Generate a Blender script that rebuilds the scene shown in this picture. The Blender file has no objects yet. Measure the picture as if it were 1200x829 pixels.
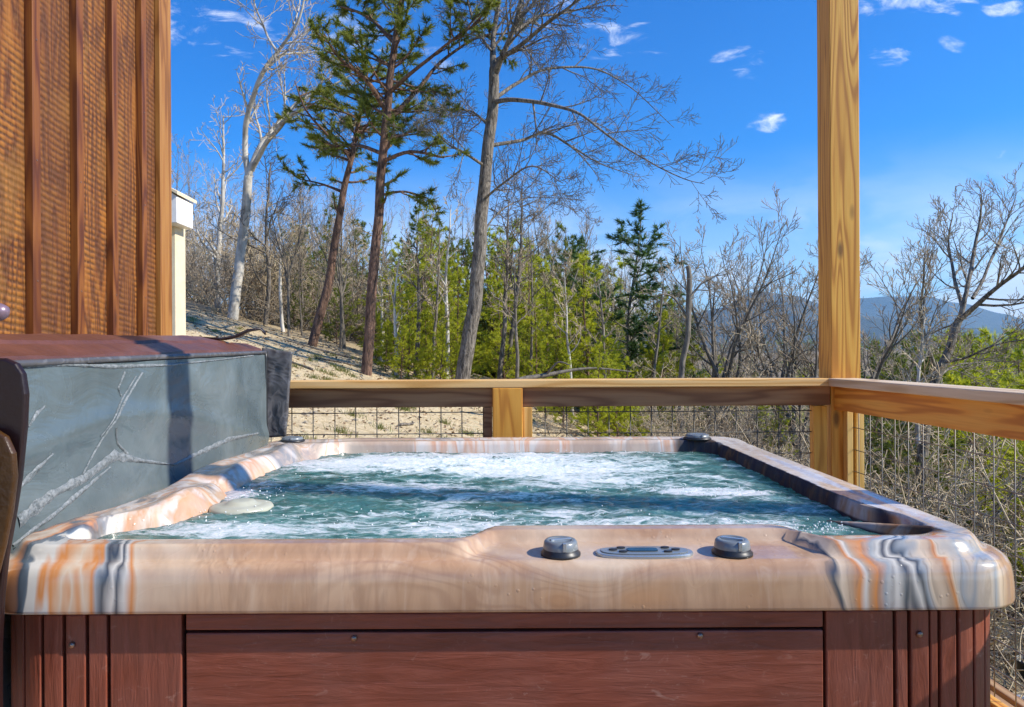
import bpy, bmesh, math, random
import numpy as np
from mathutils import Vector, Matrix, Quaternion, noise
R = math.radians
PI = math.pi
SC = bpy.context.scene
COL = SC.collection
F = 850.0; CAMZ = 1.2; ROLL = 0.0052

def at(px, py, d):
    """photo pixel (1200x829) at distance d -> world point"""
    dx, dy = px-600, py-414.5
    x = dx - dy*ROLL + 14; y = dy + dx*ROLL
    return Vector((x/F*d, d, CAMZ - y/F*d))

def sm(a, b, x):
    t = min(1.0, max(0.0, (x-a)/(b-a))); return t*t*(3-2*t)

# ------------------------------------------------------------------ mesh building
class MB:
    def __init__(s): s.v = []; s.f = []
    def quad(s, a, b, c, d):
        n = len(s.v); s.v += [tuple(a), tuple(b), tuple(c), tuple(d)]; s.f.append((n, n+1, n+2, n+3))
    def tri(s, a, b, c):
        n = len(s.v); s.v += [tuple(a), tuple(b), tuple(c)]; s.f.append((n, n+1, n+2))
    def tube(s, pts, rad, n=6, cap=True):
        k = len(pts); base = len(s.v)
        up = Vector((0.13, 0.31, 1)).normalized()
        for i in range(k):
            t = (pts[min(i+1, k-1)] - pts[max(i-1, 0)])
            if t.length < 1e-9: t = Vector((0, 0, 1))
            t.normalize()
            a = t.cross(up)
            if a.length < .05: a = t.cross(Vector((1, 0, 0)))
            a.normalize(); b = t.cross(a)
            r = rad[i]
            for j in range(n):
                th = 2*PI*j/n
                p = pts[i] + a*(math.cos(th)*r) + b*(math.sin(th)*r)
                s.v.append((p.x, p.y, p.z))
        for i in range(k-1):
            for j in range(n):
                j2 = (j+1) % n
                s.f.append((base+i*n+j, base+i*n+j2, base+(i+1)*n+j2, base+(i+1)*n+j))
        if cap:
            s.f.append(tuple(base+j for j in reversed(range(n))))
            s.f.append(tuple(base+(k-1)*n+j for j in range(n)))
    def box(s, x0, x1, y0, y1, z0, z1):
        n = len(s.v)
        s.v += [(x0,y0,z0),(x1,y0,z0),(x1,y1,z0),(x0,y1,z0),(x0,y0,z1),(x1,y0,z1),(x1,y1,z1),(x0,y1,z1)]
        s.f += [(n,n+3,n+2,n+1),(n+4,n+5,n+6,n+7),(n,n+1,n+5,n+4),(n+1,n+2,n+6,n+5),(n+2,n+3,n+7,n+6),(n+3,n,n+4,n+7)]
    def prism(s, poly, axis, a0, a1):
        """extrude 2d polygon along an axis: axis 'y' -> poly is (x,z); 'z' -> (x,y); 'x' -> (y,z)"""
        n = len(s.v); k = len(poly)
        for a in (a0, a1):
            for (p, q) in poly:
                s.v.append({'y': (p, a, q), 'z': (p, q, a), 'x': (a, p, q)}[axis])
        for i in range(k):
            j = (i+1) % k; s.f.append((n+i, n+j, n+k+j, n+k+i))
        s.f.append(tuple(n+i for i in reversed(range(k)))); s.f.append(tuple(n+k+i for i in range(k)))
    def mesh(s, name, smooth=False, bevel=0, seg=2):
        m = bpy.data.meshes.new(name); m.from_pydata(s.v, [], s.f)
        bm = bmesh.new(); bm.from_mesh(m)
        if len(s.f) < 20000:
            bmesh.ops.recalc_face_normals(bm, faces=bm.faces)
        if bevel:
            es = [e for e in bm.edges if len(e.link_faces) == 2 and e.calc_face_angle(0) > .6]
            bmesh.ops.bevel(bm, geom=es, offset=bevel, segments=seg, profile=.5, affect='EDGES')
        bm.to_mesh(m); bm.free()
        if smooth:
            m.polygons.foreach_set('use_smooth', [True]*len(m.polygons))
        m.update(); return m
    def build(s, name, mat, parent=None, smooth=False, bevel=0, seg=2):
        o = bpy.data.objects.new(name, s.mesh(name, smooth, bevel, seg))
        o.data.materials.append(mat); COL.objects.link(o)
        if parent:
            o.parent = parent
            o.matrix_parent_inverse = Matrix.Translation(parent.location).inverted()
        return o

def tag(o, label=None, cat=None, group=None, kind=None):
    if label: o['label'] = label
    if cat: o['category'] = cat
    if group: o['group'] = group
    if kind: o['kind'] = kind
    return o
def empty(name, loc, label=None, cat=None, group=None):
    o = bpy.data.objects.new(name, None); COL.objects.link(o); o.location = loc
    o.empty_display_size = .1
    return tag(o, label, cat, group)
def onebox(name, mat, parent, x0, x1, y0, y1, z0, z1, bevel=.003):
    m = MB(); m.box(x0, x1, y0, y1, z0, z1); return m.build(name, mat, parent, bevel=bevel)
def lathe(prof, cx, cy, n=32, mb=None):
    mb = mb or MB(); base = len(mb.v); k = len(prof)
    for (r, z) in prof:
        for j in range(n):
            th = 2*PI*j/n; mb.v.append((cx+r*math.cos(th), cy+r*math.sin(th), z))
    for i in range(k-1):
        for j in range(n):
            j2 = (j+1) % n
            mb.f.append((base+i*n+j, base+i*n+j2, base+(i+1)*n+j2, base+(i+1)*n+j))
    mb.f.append(tuple(base+(k-1)*n+j for j in range(n)))
    return mb

# ------------------------------------------------------------------ materials
class NT:
    def __init__(s, name):
        s.m = bpy.data.materials.new(name); s.m.use_nodes = True
        s.t = s.m.node_tree; s.b = s.t.nodes['Principled BSDF']; s.o = s.t.nodes['Material Output']
    def n(s, typ, **kw):
        x = s.t.nodes.new(typ)
        for k, v in kw.items():
            if k.startswith('i_'): x.inputs[k[2:].replace('_', ' ')].default_value = v
            else: setattr(x, k, v)
        return x
    def l(s, a, b): s.t.links.new(a, b)
    def coord(s, scale=(1,1,1), loc=(0,0,0), rot=(0,0,0)):
        c = s.n('ShaderNodeTexCoord'); m = s.n('ShaderNodeMapping')
        m.inputs['Scale'].default_value = scale; m.inputs['Location'].default_value = loc; m.inputs['Rotation'].default_value = rot
        s.l(c.outputs['Object'], m.inputs[0]); return m.outputs[0]
    def noise(s, vec, scale=5, detail=4, rough=.55, dist=0):
        x = s.n('ShaderNodeTexNoise'); x.inputs['Scale'].default_value = scale; x.inputs['Detail'].default_value = detail
        x.inputs['Roughness'].default_value = rough; x.inputs['Distortion'].default_value = dist
        s.l(vec, x.inputs['Vector']); return x.outputs['Fac']
    def math(s, op, a, b=None, c=None, clamp=False):
        x = s.n('ShaderNodeMath', operation=op); x.use_clamp = clamp
        for i, q in enumerate((a, b, c)):
            if q is None: continue
            if isinstance(q, (int, float)): x.inputs[i].default_value = q
            else: s.l(q, x.inputs[i])
        return x.outputs[0]
    def ramp(s, fac, stops, interp='LINEAR'):
        x = s.n('ShaderNodeValToRGB'); r = x.color_ramp; r.interpolation = interp
        while len(r.elements) < len(stops): r.elements.new(.5)
        for e, (p, c) in zip(r.elements, stops):
            e.position = p; e.color = tuple(c)+(1,) if len(c) == 3 else c
        s.l(fac, x.inputs[0]); return x.outputs[0]
    def mr(s, v, a, b, c=0, d=1, smooth=False):
        x = s.n('ShaderNodeMapRange'); x.inputs[1].default_value = a; x.inputs[2].default_value = b
        x.inputs[3].default_value = c; x.inputs[4].default_value = d
        if smooth: x.interpolation_type = 'SMOOTHSTEP'
        s.l(v, x.inputs[0]); return x.outputs[0]
    def mix(s, fac, a, b, mode='MIX'):
        x = s.n('ShaderNodeMix', data_type='RGBA', blend_type=mode)
        for q, i in ((fac, 0), (a, 6), (b, 7)):
            if isinstance(q, (int, float)): x.inputs[i].default_value = q
            elif isinstance(q, tuple): x.inputs[i].default_value = q+(1,) if len(q) == 3 else q
            else: s.l(q, x.inputs[i])
        return x.outputs[2]
    def sep(s, v):
        x = s.n('ShaderNodeSeparateXYZ'); s.l(v, x.inputs[0]); return x.outputs
    def bump(s, h, strength=.3, dist=.01, prev=None):
        x = s.n('ShaderNodeBump'); x.inputs['Strength'].default_value = strength; x.inputs['Distance'].default_value = dist
        s.l(h, x.inputs['Height'])
        if prev: s.l(prev, x.inputs['Normal'])
        return x.outputs[0]
    def fin(s, col=None, rough=None, nrm=None, **kw):
        for q, k in ((col, 'Base Color'), (rough, 'Roughness'), (nrm, 'Normal')):
            if q is None: continue
            if isinstance(q, (int, float)): s.b.inputs[k].default_value = q
            elif isinstance(q, tuple): s.b.inputs[k].default_value = q+(1,) if len(q) == 3 else q
            else: s.l(q, s.b.inputs[k])
        for k, v in kw.items(): s.b.inputs[k.replace('_', ' ')].default_value = v
        return s.m

def wood(name, cols, axis='z', off=(0,0,0), freq=26, sc=6.0, rough=.6, stretch=.09):
    t = NT(name)
    s3 = [1, 1, 1]; s3['xyz'.index(axis)] = stretch
    v = t.coord(scale=tuple(s3), loc=off)
    n1 = t.noise(v, sc, 2, .45, .25)
    g = t.math('SINE', t.math('MULTIPLY', n1, freq*PI))
    g = t.mr(g, -1, 1)
    fine = t.coord(scale=tuple(q*(1 if q == 1 else .3) for q in s3), loc=off)
    n2 = t.noise(fine, 160, 3, .6)
    n3 = t.noise(v, 2.3, 2, .5)
    c = t.ramp(g, [(0, cols[0]), (.35, cols[1]), (1, cols[2])])
    c = t.mix(t.mr(n2, .35, .7, 0, .35), c, cols[0])
    c = t.mix(t.mr(n3, .35, .7, 0, .4), c, cols[3])
    # knots
    vo = t.n('ShaderNodeTexVoronoi'); kv = t.coord(scale=tuple(q if q == 1 else .35 for q in s3), loc=off)
    t.l(kv, vo.inputs['Vector']); vo.inputs['Scale'].default_value = 6.5
    k = t.mr(vo.outputs['Distance'], .05, .13, .85, 0)
    c = t.mix(k, c, tuple(q*.35 for q in cols[0]))
    nb = t.bump(t.math('ADD', t.math('MULTIPLY', g, .5), n2), .25, .002)
    return t.fin(c, rough, nb)

PINE = [(.42,.16,.016), (.70,.33,.042), (.80,.43,.070), (.70,.29,.026)]
M = {}
M['post'] = wood('pine_post', PINE, 'z', freq=30, sc=7.5, stretch=.07)
M['rail_x'] = wood('pine_rail_across', [(.20,.085,.03),(.36,.18,.07),(.44,.24,.10),(.32,.14,.05)], 'x', (3,1,2), freq=16, sc=9, rough=.65)
M['rail_y'] = wood('pine_rail_along', [(.46,.15,.015),(.78,.36,.05),(.82,.44,.08),(.74,.28,.03)], 'y', (1,5,2), freq=16, sc=9)
M['cap_x'] = wood('pine_cap_across', [(.55,.28,.07),(.76,.48,.18),(.80,.56,.26),(.74,.42,.13)], 'x', (7,1,2), freq=12, sc=8, rough=.6)
M['cap_y'] = wood('pine_cap_along', [(.46,.30,.15),(.68,.52,.34),(.76,.62,.44),(.6,.42,.24)], 'y', (1,9,2), freq=12, sc=8, rough=.6)
M['cleat'] = wood('pine_cleat', [(.52,.28,.06),(.72,.46,.13),(.78,.54,.2),(.7,.42,.1)], 'z', (4,2,1), freq=12, sc=9)
M['deckwood'] = wood('deck_boards', [(.25,.13,.05),(.42,.25,.11),(.5,.32,.15),(.4,.22,.1)], 'y', freq=14)

def siding_mat():
    t = NT('rough_sawn_siding')
    v = t.coord(scale=(1,1,.1), loc=(0,2,0))
    n1 = t.noise(v, 9, 2, .5, .3)
    g = t.mr(t.math('SINE', t.math('MULTIPLY', n1, 60)), -1, 1)
    # saw marks: slightly tilted horizontal ripples
    w = t.coord(scale=(1,1,1), rot=(R(6),0,0))
    wv = t.n('ShaderNodeTexWave', bands_direction='Z'); t.l(w, wv.inputs['Vector'])
    wv.inputs['Scale'].default_value = 13.5; wv.inputs['Distortion'].default_value = 1.5; wv.inputs['Detail'].default_value = 4; wv.inputs['Detail Scale'].default_value = 2.2
    wf = wv.outputs['Fac']
    bl = t.noise(t.coord(scale=(1,1,.45)), 6, 4, .6)
    fine = t.noise(t.coord(scale=(1,1,.2)), 120, 3, .6)
    saw = t.math('MULTIPLY', wf, t.mr(bl, .34, .52, .3, 1))
    c = t.ramp(g, [(0,(.07,.016,.002)),(.5,(.20,.055,.005)),(1,(.30,.105,.010))])
    c = t.mix(t.mr(saw, .3, .85, 0, .9), c, (.055,.015,.003))
    c = t.mix(t.mr(fine, .42, .75, 0, .45), c, (.38,.17,.04))
    c = t.mix(t.mr(bl, .52, .7, 0, .5), c, (.40,.18,.03))
    bd = t.noise(t.coord(scale=(0,1,.04), loc=(0,9,0)), 5.5, 2, .6)
    c = t.mix(t.mr(bd, .4, .6, .0, .55), c, (.09,.026,.005))
    vo = t.n('ShaderNodeTexVoronoi'); t.l(t.coord(scale=(1,1,.5), loc=(0,.1,.2)), vo.inputs['Vector']); vo.inputs['Scale'].default_value = 3.2
    c = t.mix(t.mr(vo.outputs['Distance'], .04, .10, .8, 0, True), c, (.035,.012,.008))
    h = t.math('ADD', t.math('MULTIPLY', saw, -1.0), t.math('MULTIPLY', fine, .5))
    return t.fin(c, .7, t.bump(h, .6, .004))
M['siding'] = siding_mat()
M['batten'] = wood('stained_batten', [(.09,.022,.003),(.18,.052,.006),(.27,.092,.012),(.13,.03,.004)], 'z', (3,3,3), freq=18, sc=10, rough=.55)
M['trim'] = wood('stained_corner_trim', [(.20,.075,.012),(.34,.14,.028),(.40,.19,.045),(.28,.1,.016)], 'z', (6,3,3), freq=14, sc=10, rough=.55)

def marble_mat():
    t = NT('marbled_acrylic')
    c0 = t.coord()
    xyz = t.sep(c0)
    X, Y, Z = xyz[0], xyz[1], xyz[2]
    # swirls: vertical streaks down the lip because the sheet was stretched over it
    v = t.coord(scale=(1.7,1.1,.34), loc=(1.7,.4,.0))
    n1 = t.noise(v, 1.9, 4, .5, 1.6)
    v2 = t.coord(scale=(3.4,1.7,.5), loc=(4,1,0))
    n2 = t.noise(v2, 1.3, 3, .5, 1.6)
    n3 = t.noise(v2, 9, 4, .6, 1.2)
    bands = t.mr(t.math('SINE', t.math('MULTIPLY', n2, 34)), -1, 1)
    base = t.ramp(n1, [(.30,(.40,.235,.13)),(.45,(.46,.285,.165)),(.55,(.52,.34,.21)),(.66,(.60,.44,.30))])
    base = t.mix(t.mr(n3, .45, .68, 0, .6), base, (.33,.19,.11))
    sw = t.mr(t.math('SINE', t.math('MULTIPLY', n2, 75)), -.2, 1, 0, .3)
    base = t.mix(t.math('MULTIPLY', sw, t.mr(n1, .42, .58)), base, (.30,.20,.13))
    av = t.noise(t.coord(scale=(.8,.8,1.5), loc=(2,5,1)), 2.1, 2, .45, 1.2)
    arc = t.mr(t.math('SINE', t.math('MULTIPLY', av, 120)), .0, 1, 0, 1)
    base = t.mix(t.math('MULTIPLY', arc, t.mr(t.noise(t.coord(), 2.2, 2, .5), .42, .60, .05, .5)), base, (.34,.20,.12))
    base = t.mix(t.mr(av, .56, .68, 0, .6), base, (.66,.54,.40))
    base = t.mix(t.mr(av, .44, .34, 0, .5), base, (.50,.24,.09))
    vivid = t.ramp(n2, [(.22,(.030,.04,.055)),(.36,(.10,.12,.14)),(.415,(.72,.70,.66)),(.455,(.80,.77,.72)),(.49,(.64,.24,.07)),(.53,(.74,.56,.42)),(.58,(.82,.78,.73)),(.64,(.68,.30,.11)),(.70,(.62,.42,.30)),(.80,(.06,.08,.11))])
    vivid = t.mix(t.math('MULTIPLY', bands, .25), vivid, (.30,.20,.15))
    # where the strong swirls sit on the shell
    def near(x0, w, wx=.0):
        return t.math('SUBTRACT', 1.0, t.mr(t.math('ABSOLUTE', t.math('SUBTRACT', X, x0)), w, w+.12, 0, 1, True))
    frontL = near(-.70, .13); frontR = near(.70, .12)
    backm = t.mr(Y, 1.9, 2.7, 0, 1, True)
    low = t.mr(n1, .44, .58, 0, 1, True)
    m = t.math('MULTIPLY', backm, low)
    sidem = t.mr(t.math('ABSOLUTE', t.math('SUBTRACT', X, .009)), .70, .80, 0, .75, True)
    m = t.math('MAXIMUM', m, t.math('MULTIPLY', sidem, t.mr(n3, .38, .55)))
    edge = t.math('MULTIPLY', m, t.mr(n3, .28, .5, .45, 1), clamp=True)
    c = t.mix(edge, base, vivid)
    wn = t.noise(t.coord(scale=(1,1.2,.5), loc=(3,0,0)), 4.6, 3, .5, 1.3)
    U = t.math('ADD', X, t.math('MULTIPLY', t.math('SUBTRACT', wn, .5), .34))
    def rng(a, b): return t.mr(U, a, b)
    PE, OR, WH, CR, DK, TN, GR = (.56,.38,.26), (.56,.22,.065), (.58,.55,.49), (.60,.48,.35), (.045,.06,.08), (.42,.28,.18), (.30,.32,.33)
    cl = t.ramp(rng(-1.02, -.60), [(0,TN),(.09,CR),(.15,OR),(.20,DK),(.25,(.12,.15,.18)),(.27,WH),(.36,WH),(.40,OR),(.46,CR),(.50,OR),(.55,GR),(.60,DK),(.65,WH),(.68,DK),(.72,WH),(.78,OR),(.84,CR),(1,PE)])
    cr = t.ramp(rng(.56, 1.02), [(0,PE),(.10,TN),(.14,DK),(.17,CR),(.24,TN),(.28,OR),(.31,WH),(.33,TN),(.36,OR),(.40,GR),(.44,WH),(.47,DK),(.50,WH),(.53,DK),(.56,GR),(.62,CR),(.70,TN),(.74,OR),(.78,CR),(.86,GR),(.92,CR),(1,TN)])
    ln_ = t.mr(t.math('SINE', t.math('MULTIPLY', U, 260)), .2, 1, 0, .35)
    cr = t.mix(t.math('MULTIPLY', ln_, t.mr(n3, .45, .6)), cr, (.12,.10,.09))
    fm_ = t.mr(Y, 1.55, 1.85, 1, 0, True)
    c = t.mix(t.math('MULTIPLY', fm_, t.mr(U, -.66, -.60, 1, 0, True)), c, cl)
    c = t.mix(t.math('MULTIPLY', fm_, t.mr(U, .56, .60, 0, 1, True)), c, cr)
    # shade on the right hand inner wall, painted in as dark marbling
    wall_shade = t.math('MULTIPLY', t.math('MULTIPLY', t.mr(X, .70, .74, 0, 1, True), t.mr(t.math('SUBTRACT', t.math('ADD', X, t.math('MULTIPLY', n3, .02)), t.mr(Y, 1.5, 1.95, .04, 0, True)), .888, .896, 1, 0, True)), t.math('MULTIPLY', t.mr(Y, 1.47, 1.51, 0, 1, True), t.mr(Y, 3.04, 3.06, 1, 0, True)))
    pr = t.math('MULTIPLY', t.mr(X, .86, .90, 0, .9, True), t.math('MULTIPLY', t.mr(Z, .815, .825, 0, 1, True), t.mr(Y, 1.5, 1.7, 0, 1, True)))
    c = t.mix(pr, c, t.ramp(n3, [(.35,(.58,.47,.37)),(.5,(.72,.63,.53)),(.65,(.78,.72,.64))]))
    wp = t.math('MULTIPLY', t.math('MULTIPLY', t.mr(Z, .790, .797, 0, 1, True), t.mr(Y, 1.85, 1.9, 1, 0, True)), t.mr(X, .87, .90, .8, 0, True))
    inv = t.math('SUBTRACT', 1.0, wall_shade); t.l(t.math('MULTIPLY', inv, .5), t.b.inputs['Specular IOR Level']); t.l(t.math('MULTIPLY', inv, .25), t.b.inputs['Coat Weight'])
    wall_shade = t.math('MULTIPLY', wall_shade, t.math('SUBTRACT', 1.0, wp))
    # water drops / fine dirt
    nb = t.noise(c0, 3.0, 2, .5)
    pale = t.mr(Y, 1.6, 3.0, 0, .35)
    c = t.mix(pale, c, (.62,.56,.50))
    fs = t.noise(t.coord(scale=(46,46,1.6)), 1.0, 3, .6, .6)
    c = t.mix(t.mr(fs, .50, .72, 0, .18), c, t.mix(.5, c, (.22,.12,.07)))
    c = t.mix(t.mr(fs, .28, .45, .15, 0), c, (.72,.62,.50))
    dr = t.n('ShaderNodeTexVoronoi'); dr.inputs['Scale'].default_value = 60; t.l(c0, dr.inputs['Vector'])
    c = t.mix(t.math('MULTIPLY', wall_shade, .93), c, t.ramp(n3, [(.35,(.012,.022,.05)),(.55,(.04,.035,.04)),(.66,(.12,.07,.04))]))
    drop = t.math('MULTIPLY', t.mr(dr.outputs['Distance'], .1, .22, 1, 0, True), t.mr(t.noise(c0, 5, 2, .5), .52, .6))
    return t.fin(c, t.mr(nb, .3, .7, .12, .28), t.bump(drop, .25, .003), Coat_Roughness=.06)
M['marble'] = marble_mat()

def simple(name, col, rough=.5, metal=0, bump=None, var=None, **kw):
    t = NT(name); c0 = t.coord(); nb = None; c = col
    n = t.noise(c0, (var or (20, .2))[0], 4, .6)
    a = (var or (20, .2))[1]
    c = t.mix(n, tuple(q*(1-a) for q in col), tuple(min(1, q*(1+a)) for q in col))
    if bump: nb = t.bump(t.noise(c0, bump[0], 4, .6, bump[3] if len(bump) > 3 else 0), bump[1], bump[2])
    return t.fin(c, rough, nb, Metallic=metal, **kw)

def brownpanel(name, axis):
    t = NT(name)
    s3 = [1,1,1]; s3['xyz'.index(axis)] = .12
    v = t.coord(scale=tuple(s3)); n1 = t.noise(v, 60, 4, .65, .6); n2 = t.noise(t.coord(), 5, 3, .6)
    scr = t.noise(t.coord(scale=(1,1,1.6)), 26, 5, .7, 1.5)
    c = t.ramp(n1, [(.3,(.15,.034,.017)),(.55,(.22,.055,.028)),(.75,(.28,.080,.042))])
    c = t.mix(t.mr(n2, .45, .7, 0, .35), c, (.19,.085,.065))
    c = t.mix(t.math('MULTIPLY', t.mr(scr, .60, .70, 0, .6), t.mr(n2, .4, .6)), c, (.36,.20,.15))
    return t.fin(c, t.mr(n1, .3, .7, .38, .58), t.bump(n1, .7, .003))
M['cab_v'] = brownpanel('brown_woodgrain_slat', 'z')
M['cab_h'] = brownpanel('brown_woodgrain_panel', 'x')
M['cab_dark'] = simple('dark_cabinet_frame', (.018,.010,.008), .7)
M['brass'] = simple('screw_metal', (.30,.20,.15), .35, .8)
M['black'] = simple('black_plastic', (.02,.021,.023), .4)
M['greyplastic'] = simple('grey_plastic', (.17,.19,.20), .3, Coat_Weight=.4)
M['chrome'] = simple('chrome_plastic', (.42,.46,.48), .25, .6)
M['lcd'] = simple('dark_display', (.02,.035,.04), .1)
M['white_plastic'] = simple('white_plastic', (.46,.46,.36), .3)
M['wire'] = simple('galvanised_wire', (.22,.21,.19), .55, .3)
M['wire_dark'] = simple('weathered_wire', (.10,.095,.08), .55, .4)
M['brown_vinyl'] = simple('brown_vinyl', (.13,.048,.030), .38, 0, (14,.5,.012), (7,.6))
M['dark_vinyl'] = simple('dark_brown_vinyl', (.014,.005,.005), .38, 0, (30,.3,.004), (9,.3))
M['tan_vinyl'] = simple('sunlit_tan_vinyl', (.050,.021,.004), .35, 0, (14,.6,.012), (7,.8))  # brown vinyl with the sunlight put into its tone
M['cream'] = simple('cream_paint', (.72,.60,.40), .6, 0, (40,.2,.003))
M['white_paint'] = simple('white_paint', (.78,.76,.72), .5)
M['grip'] = simple('purple_grey_grip', (.22,.15,.19), .35, .3)

def liner_mat():
    t = NT('grey_cover_liner')
    c0 = t.coord(scale=(1,1,1))
    n = t.noise(c0, 3.2, 5, .6, .8); n2 = t.noise(c0, 22, 5, .65, 1.5); n3 = t.noise(t.coord(scale=(1,.5,1)), 9, 3, .5, 2)
    c = t.ramp(n, [(.3,(.075,.100,.108)),(.55,(.115,.145,.152)),(.75,(.165,.195,.20))])
    c = t.mix(t.mr(n2, .60, .72, 0, .08), c, (.28,.31,.32))
    h = t.math('ADD', t.math('MULTIPLY', n3, 1.0), t.math('MULTIPLY', n2, .04))
    return t.fin(c, t.mr(n, .3, .7, .22, .36), t.bump(h, .35, .016), Coat_Weight=.15, Coat_Roughness=.25)
M['liner'] = liner_mat()
def tape_mat(name, lo, hi):
    t = NT(name)
    c0 = t.coord(); n = t.noise(c0, 90, 5, .75, .8); n2 = t.noise(c0, 35, 4, .7, 3)
    c = t.ramp(n, [(.38, lo), (.62, hi)])
    return t.fin(c, .4, t.bump(t.math('ADD', n, n2), .8, .006))
M['tape'] = tape_mat('crinkled_silver_film', (.10,.12,.125), (.30,.32,.33))
M['flap'] = None
def flap_mat():
    t = NT('crinkled_dark_vinyl')
    c0 = t.coord(); n = t.noise(c0, 8, 2, .5, 1.5)
    g = t.mr(t.math('SINE', t.math('MULTIPLY', n, 16)), -1, 1)
    n2 = t.noise(c0, 80, 4, .6)
    c = t.mix(t.mr(g, .85, 1, 0, .25), (.085,.082,.085), (.26,.25,.25))
    return t.fin(c, .36, t.bump(t.math('ADD', g, t.math('MULTIPLY', n2, .1)), .35, .006))
M['flap'] = flap_mat()

def water_mat():
    t = NT('churning_water')
    v0 = t.coord()
    v = t.coord(scale=(1,1.9,1))
    n1 = t.noise(v, 2.0, 4, .55, 2.0)
    n2 = t.noise(v, 6.5, 5, .62, 2.2)
    n3 = t.noise(v0, 70, 5, .75, .5)
    xyz = t.sep(v0)
    def blob(x, y, rx, ry, a):
        dx = t.math('DIVIDE', t.math('SUBTRACT', xyz[0], x), rx); dy = t.math('DIVIDE', t.math('SUBTRACT', xyz[1], y), ry)
        d = t.math('ADD', t.math('MULTIPLY', dx, dx), t.math('MULTIPLY', dy, dy))
        return t.mr(d, 0, 1, a, 0, True)
    s = None
    for b in ((-.05,2.68,.85,.34,.20), (.30,2.45,.6,.18,.08), (.25,1.72,.55,.11,.14), (.60,2.12,.26,.07,.16), (-.62,2.75,.40,.22,.14), (-.45,1.72,.5,.14,.13), (.1,2.95,.9,.12,.10), (-.80,2.1,.1,.2,.12), (-.1,1.86,.6,.07,.10), (-.35,2.25,.35,.12,.13), (.25,2.28,.3,.10,.10)):
        q = blob(*b); s = q if s is None else t.math('ADD', s, q)
    f = t.math('ADD', t.math('MULTIPLY', n1, .55), t.math('MULTIPLY', n2, .45))
    f = t.math('ADD', f, s)
    f = t.math('ADD', f, t.math('MULTIPLY', t.math('SUBTRACT', n3, .5), .10))
    rn = t.noise(t.coord(scale=(1,1.7,1), loc=(5,2,0)), 4.2, 4, .6, 3.2)
    rdg = t.math('SUBTRACT', 1.0, t.math('MULTIPLY', t.math('ABSOLUTE', t.math('SUBTRACT', rn, .5)), 9.0), clamp=True)
    f = t.math('ADD', t.math('SUBTRACT', f, .055), t.math('MULTIPLY', rdg, .10))
    foam = t.mr(f, .49, .71, 0, 1, True)
    teal = t.ramp(n2, [(.3,(.018,.075,.062)),(.5,(.06,.18,.155)),(.62,(.13,.29,.26)),(.75,(.26,.44,.41))])
    shallow = t.mr(f, .46, .66, 0, .65, True)
    c = t.mix(shallow, teal, (.14,.36,.35))
    c = t.mix(foam, c, t.ramp(n3, [(.36,(.46,.60,.60)),(.5,(.74,.80,.81)),(.64,(.86,.88,.88))]))
    h = t.math('ADD', t.math('MULTIPLY', n2, 1.0), t.math('MULTIPLY', n3, t.mr(foam, 0, 1, .10, .85)))
    rip = t.noise(t.coord(scale=(1,1.5,1)), 22, 3, .6, .8)
    nb = t.bump(t.math('ADD', h, t.math('MULTIPLY', rip, .35)), .55, .03)
    t.b.subsurface_method = 'BURLEY'
    return t.fin(c, t.mr(foam, 0, 1, .06, .55), nb, IOR=1.33, Subsurface_Weight=.9, Subsurface_Radius=(.6,1.0,1.0), Subsurface_Scale=.32)
M['water'] = water_mat()

def bark(name, c1, c2, sc=14, bd=.02, patch=None):
    t = NT(name)
    v = t.coord(scale=(1,1,.25)); n = t.noise(v, sc, 4, .65, .6); n2 = t.noise(t.coord(), 3, 3, .6)
    c = t.ramp(n, [(.35, c1), (.65, c2)])
    if patch: c = t.mix(t.mr(n2, .42, .58, 0, .85), c, patch)
    oi = t.n('ShaderNodeObjectInfo')
    c = t.mix(t.mr(oi.outputs['Random'], 0, 1, 0, .35), c, tuple(q*.6 for q in c1))
    return t.fin(c, .85, t.bump(n, .8, bd))
M['bark_grey'] = bark('grey_bark', (.10,.085,.065), (.26,.225,.18))
M['bark_white'] = bark('pale_sycamore_bark', (.22,.19,.15), (.62,.58,.50), 6, .008, (.70,.67,.60))
M['bark_pine'] = bark('red_brown_pine_bark', (.04,.020,.013), (.30,.17,.11), 22, .05)
M['bark_oak'] = bark('furrowed_bark', (.05,.040,.030), (.36,.31,.25), 26, .05)
M['twig'] = bark('grey_brown_twigs', (.28,.215,.145), (.50,.40,.27))
M['twig_light'] = bark('pale_straw_twigs', (.38,.29,.17), (.62,.50,.33))
M['twig_dark'] = bark('dark_twigs', (.065,.052,.042), (.13,.105,.085))
def needles(name, a, b):
    t = NT(name)
    n = t.noise(t.coord(), 1.1, 3, .6); n2 = t.noise(t.coord(), 9, 2, .5)
    oi = t.n('ShaderNodeObjectInfo')
    c = t.mix(t.mr(t.math('ADD', t.math('MULTIPLY', n, .6), t.math('MULTIPLY', n2, .4)), .35, .65), a, b)
    c = t.mix(t.mr(oi.outputs['Random'], 0, 1, 0, .3), c, tuple(q*1.25 for q in b))
    t.fin(c, .55)
    tr = t.n('ShaderNodeBsdfTranslucent'); t.l(c, tr.inputs[0])
    mx = t.n('ShaderNodeMixShader'); mx.inputs[0].default_value = .45
    t.l(t.b.outputs[0], mx.inputs[1]); t.l(tr.outputs[0], mx.inputs[2]); t.l(mx.outputs[0], t.o.inputs[0])
    return t.m
M['needle'] = needles('pine_needles', (.09,.14,.018), (.27,.29,.035))
M['needle_y'] = needles('young_pine_needles', (.28,.34,.014), (.60,.60,.035))
M['needle_d'] = needles('dark_evergreen_needles', (.035,.085,.028), (.11,.19,.045))

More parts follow.
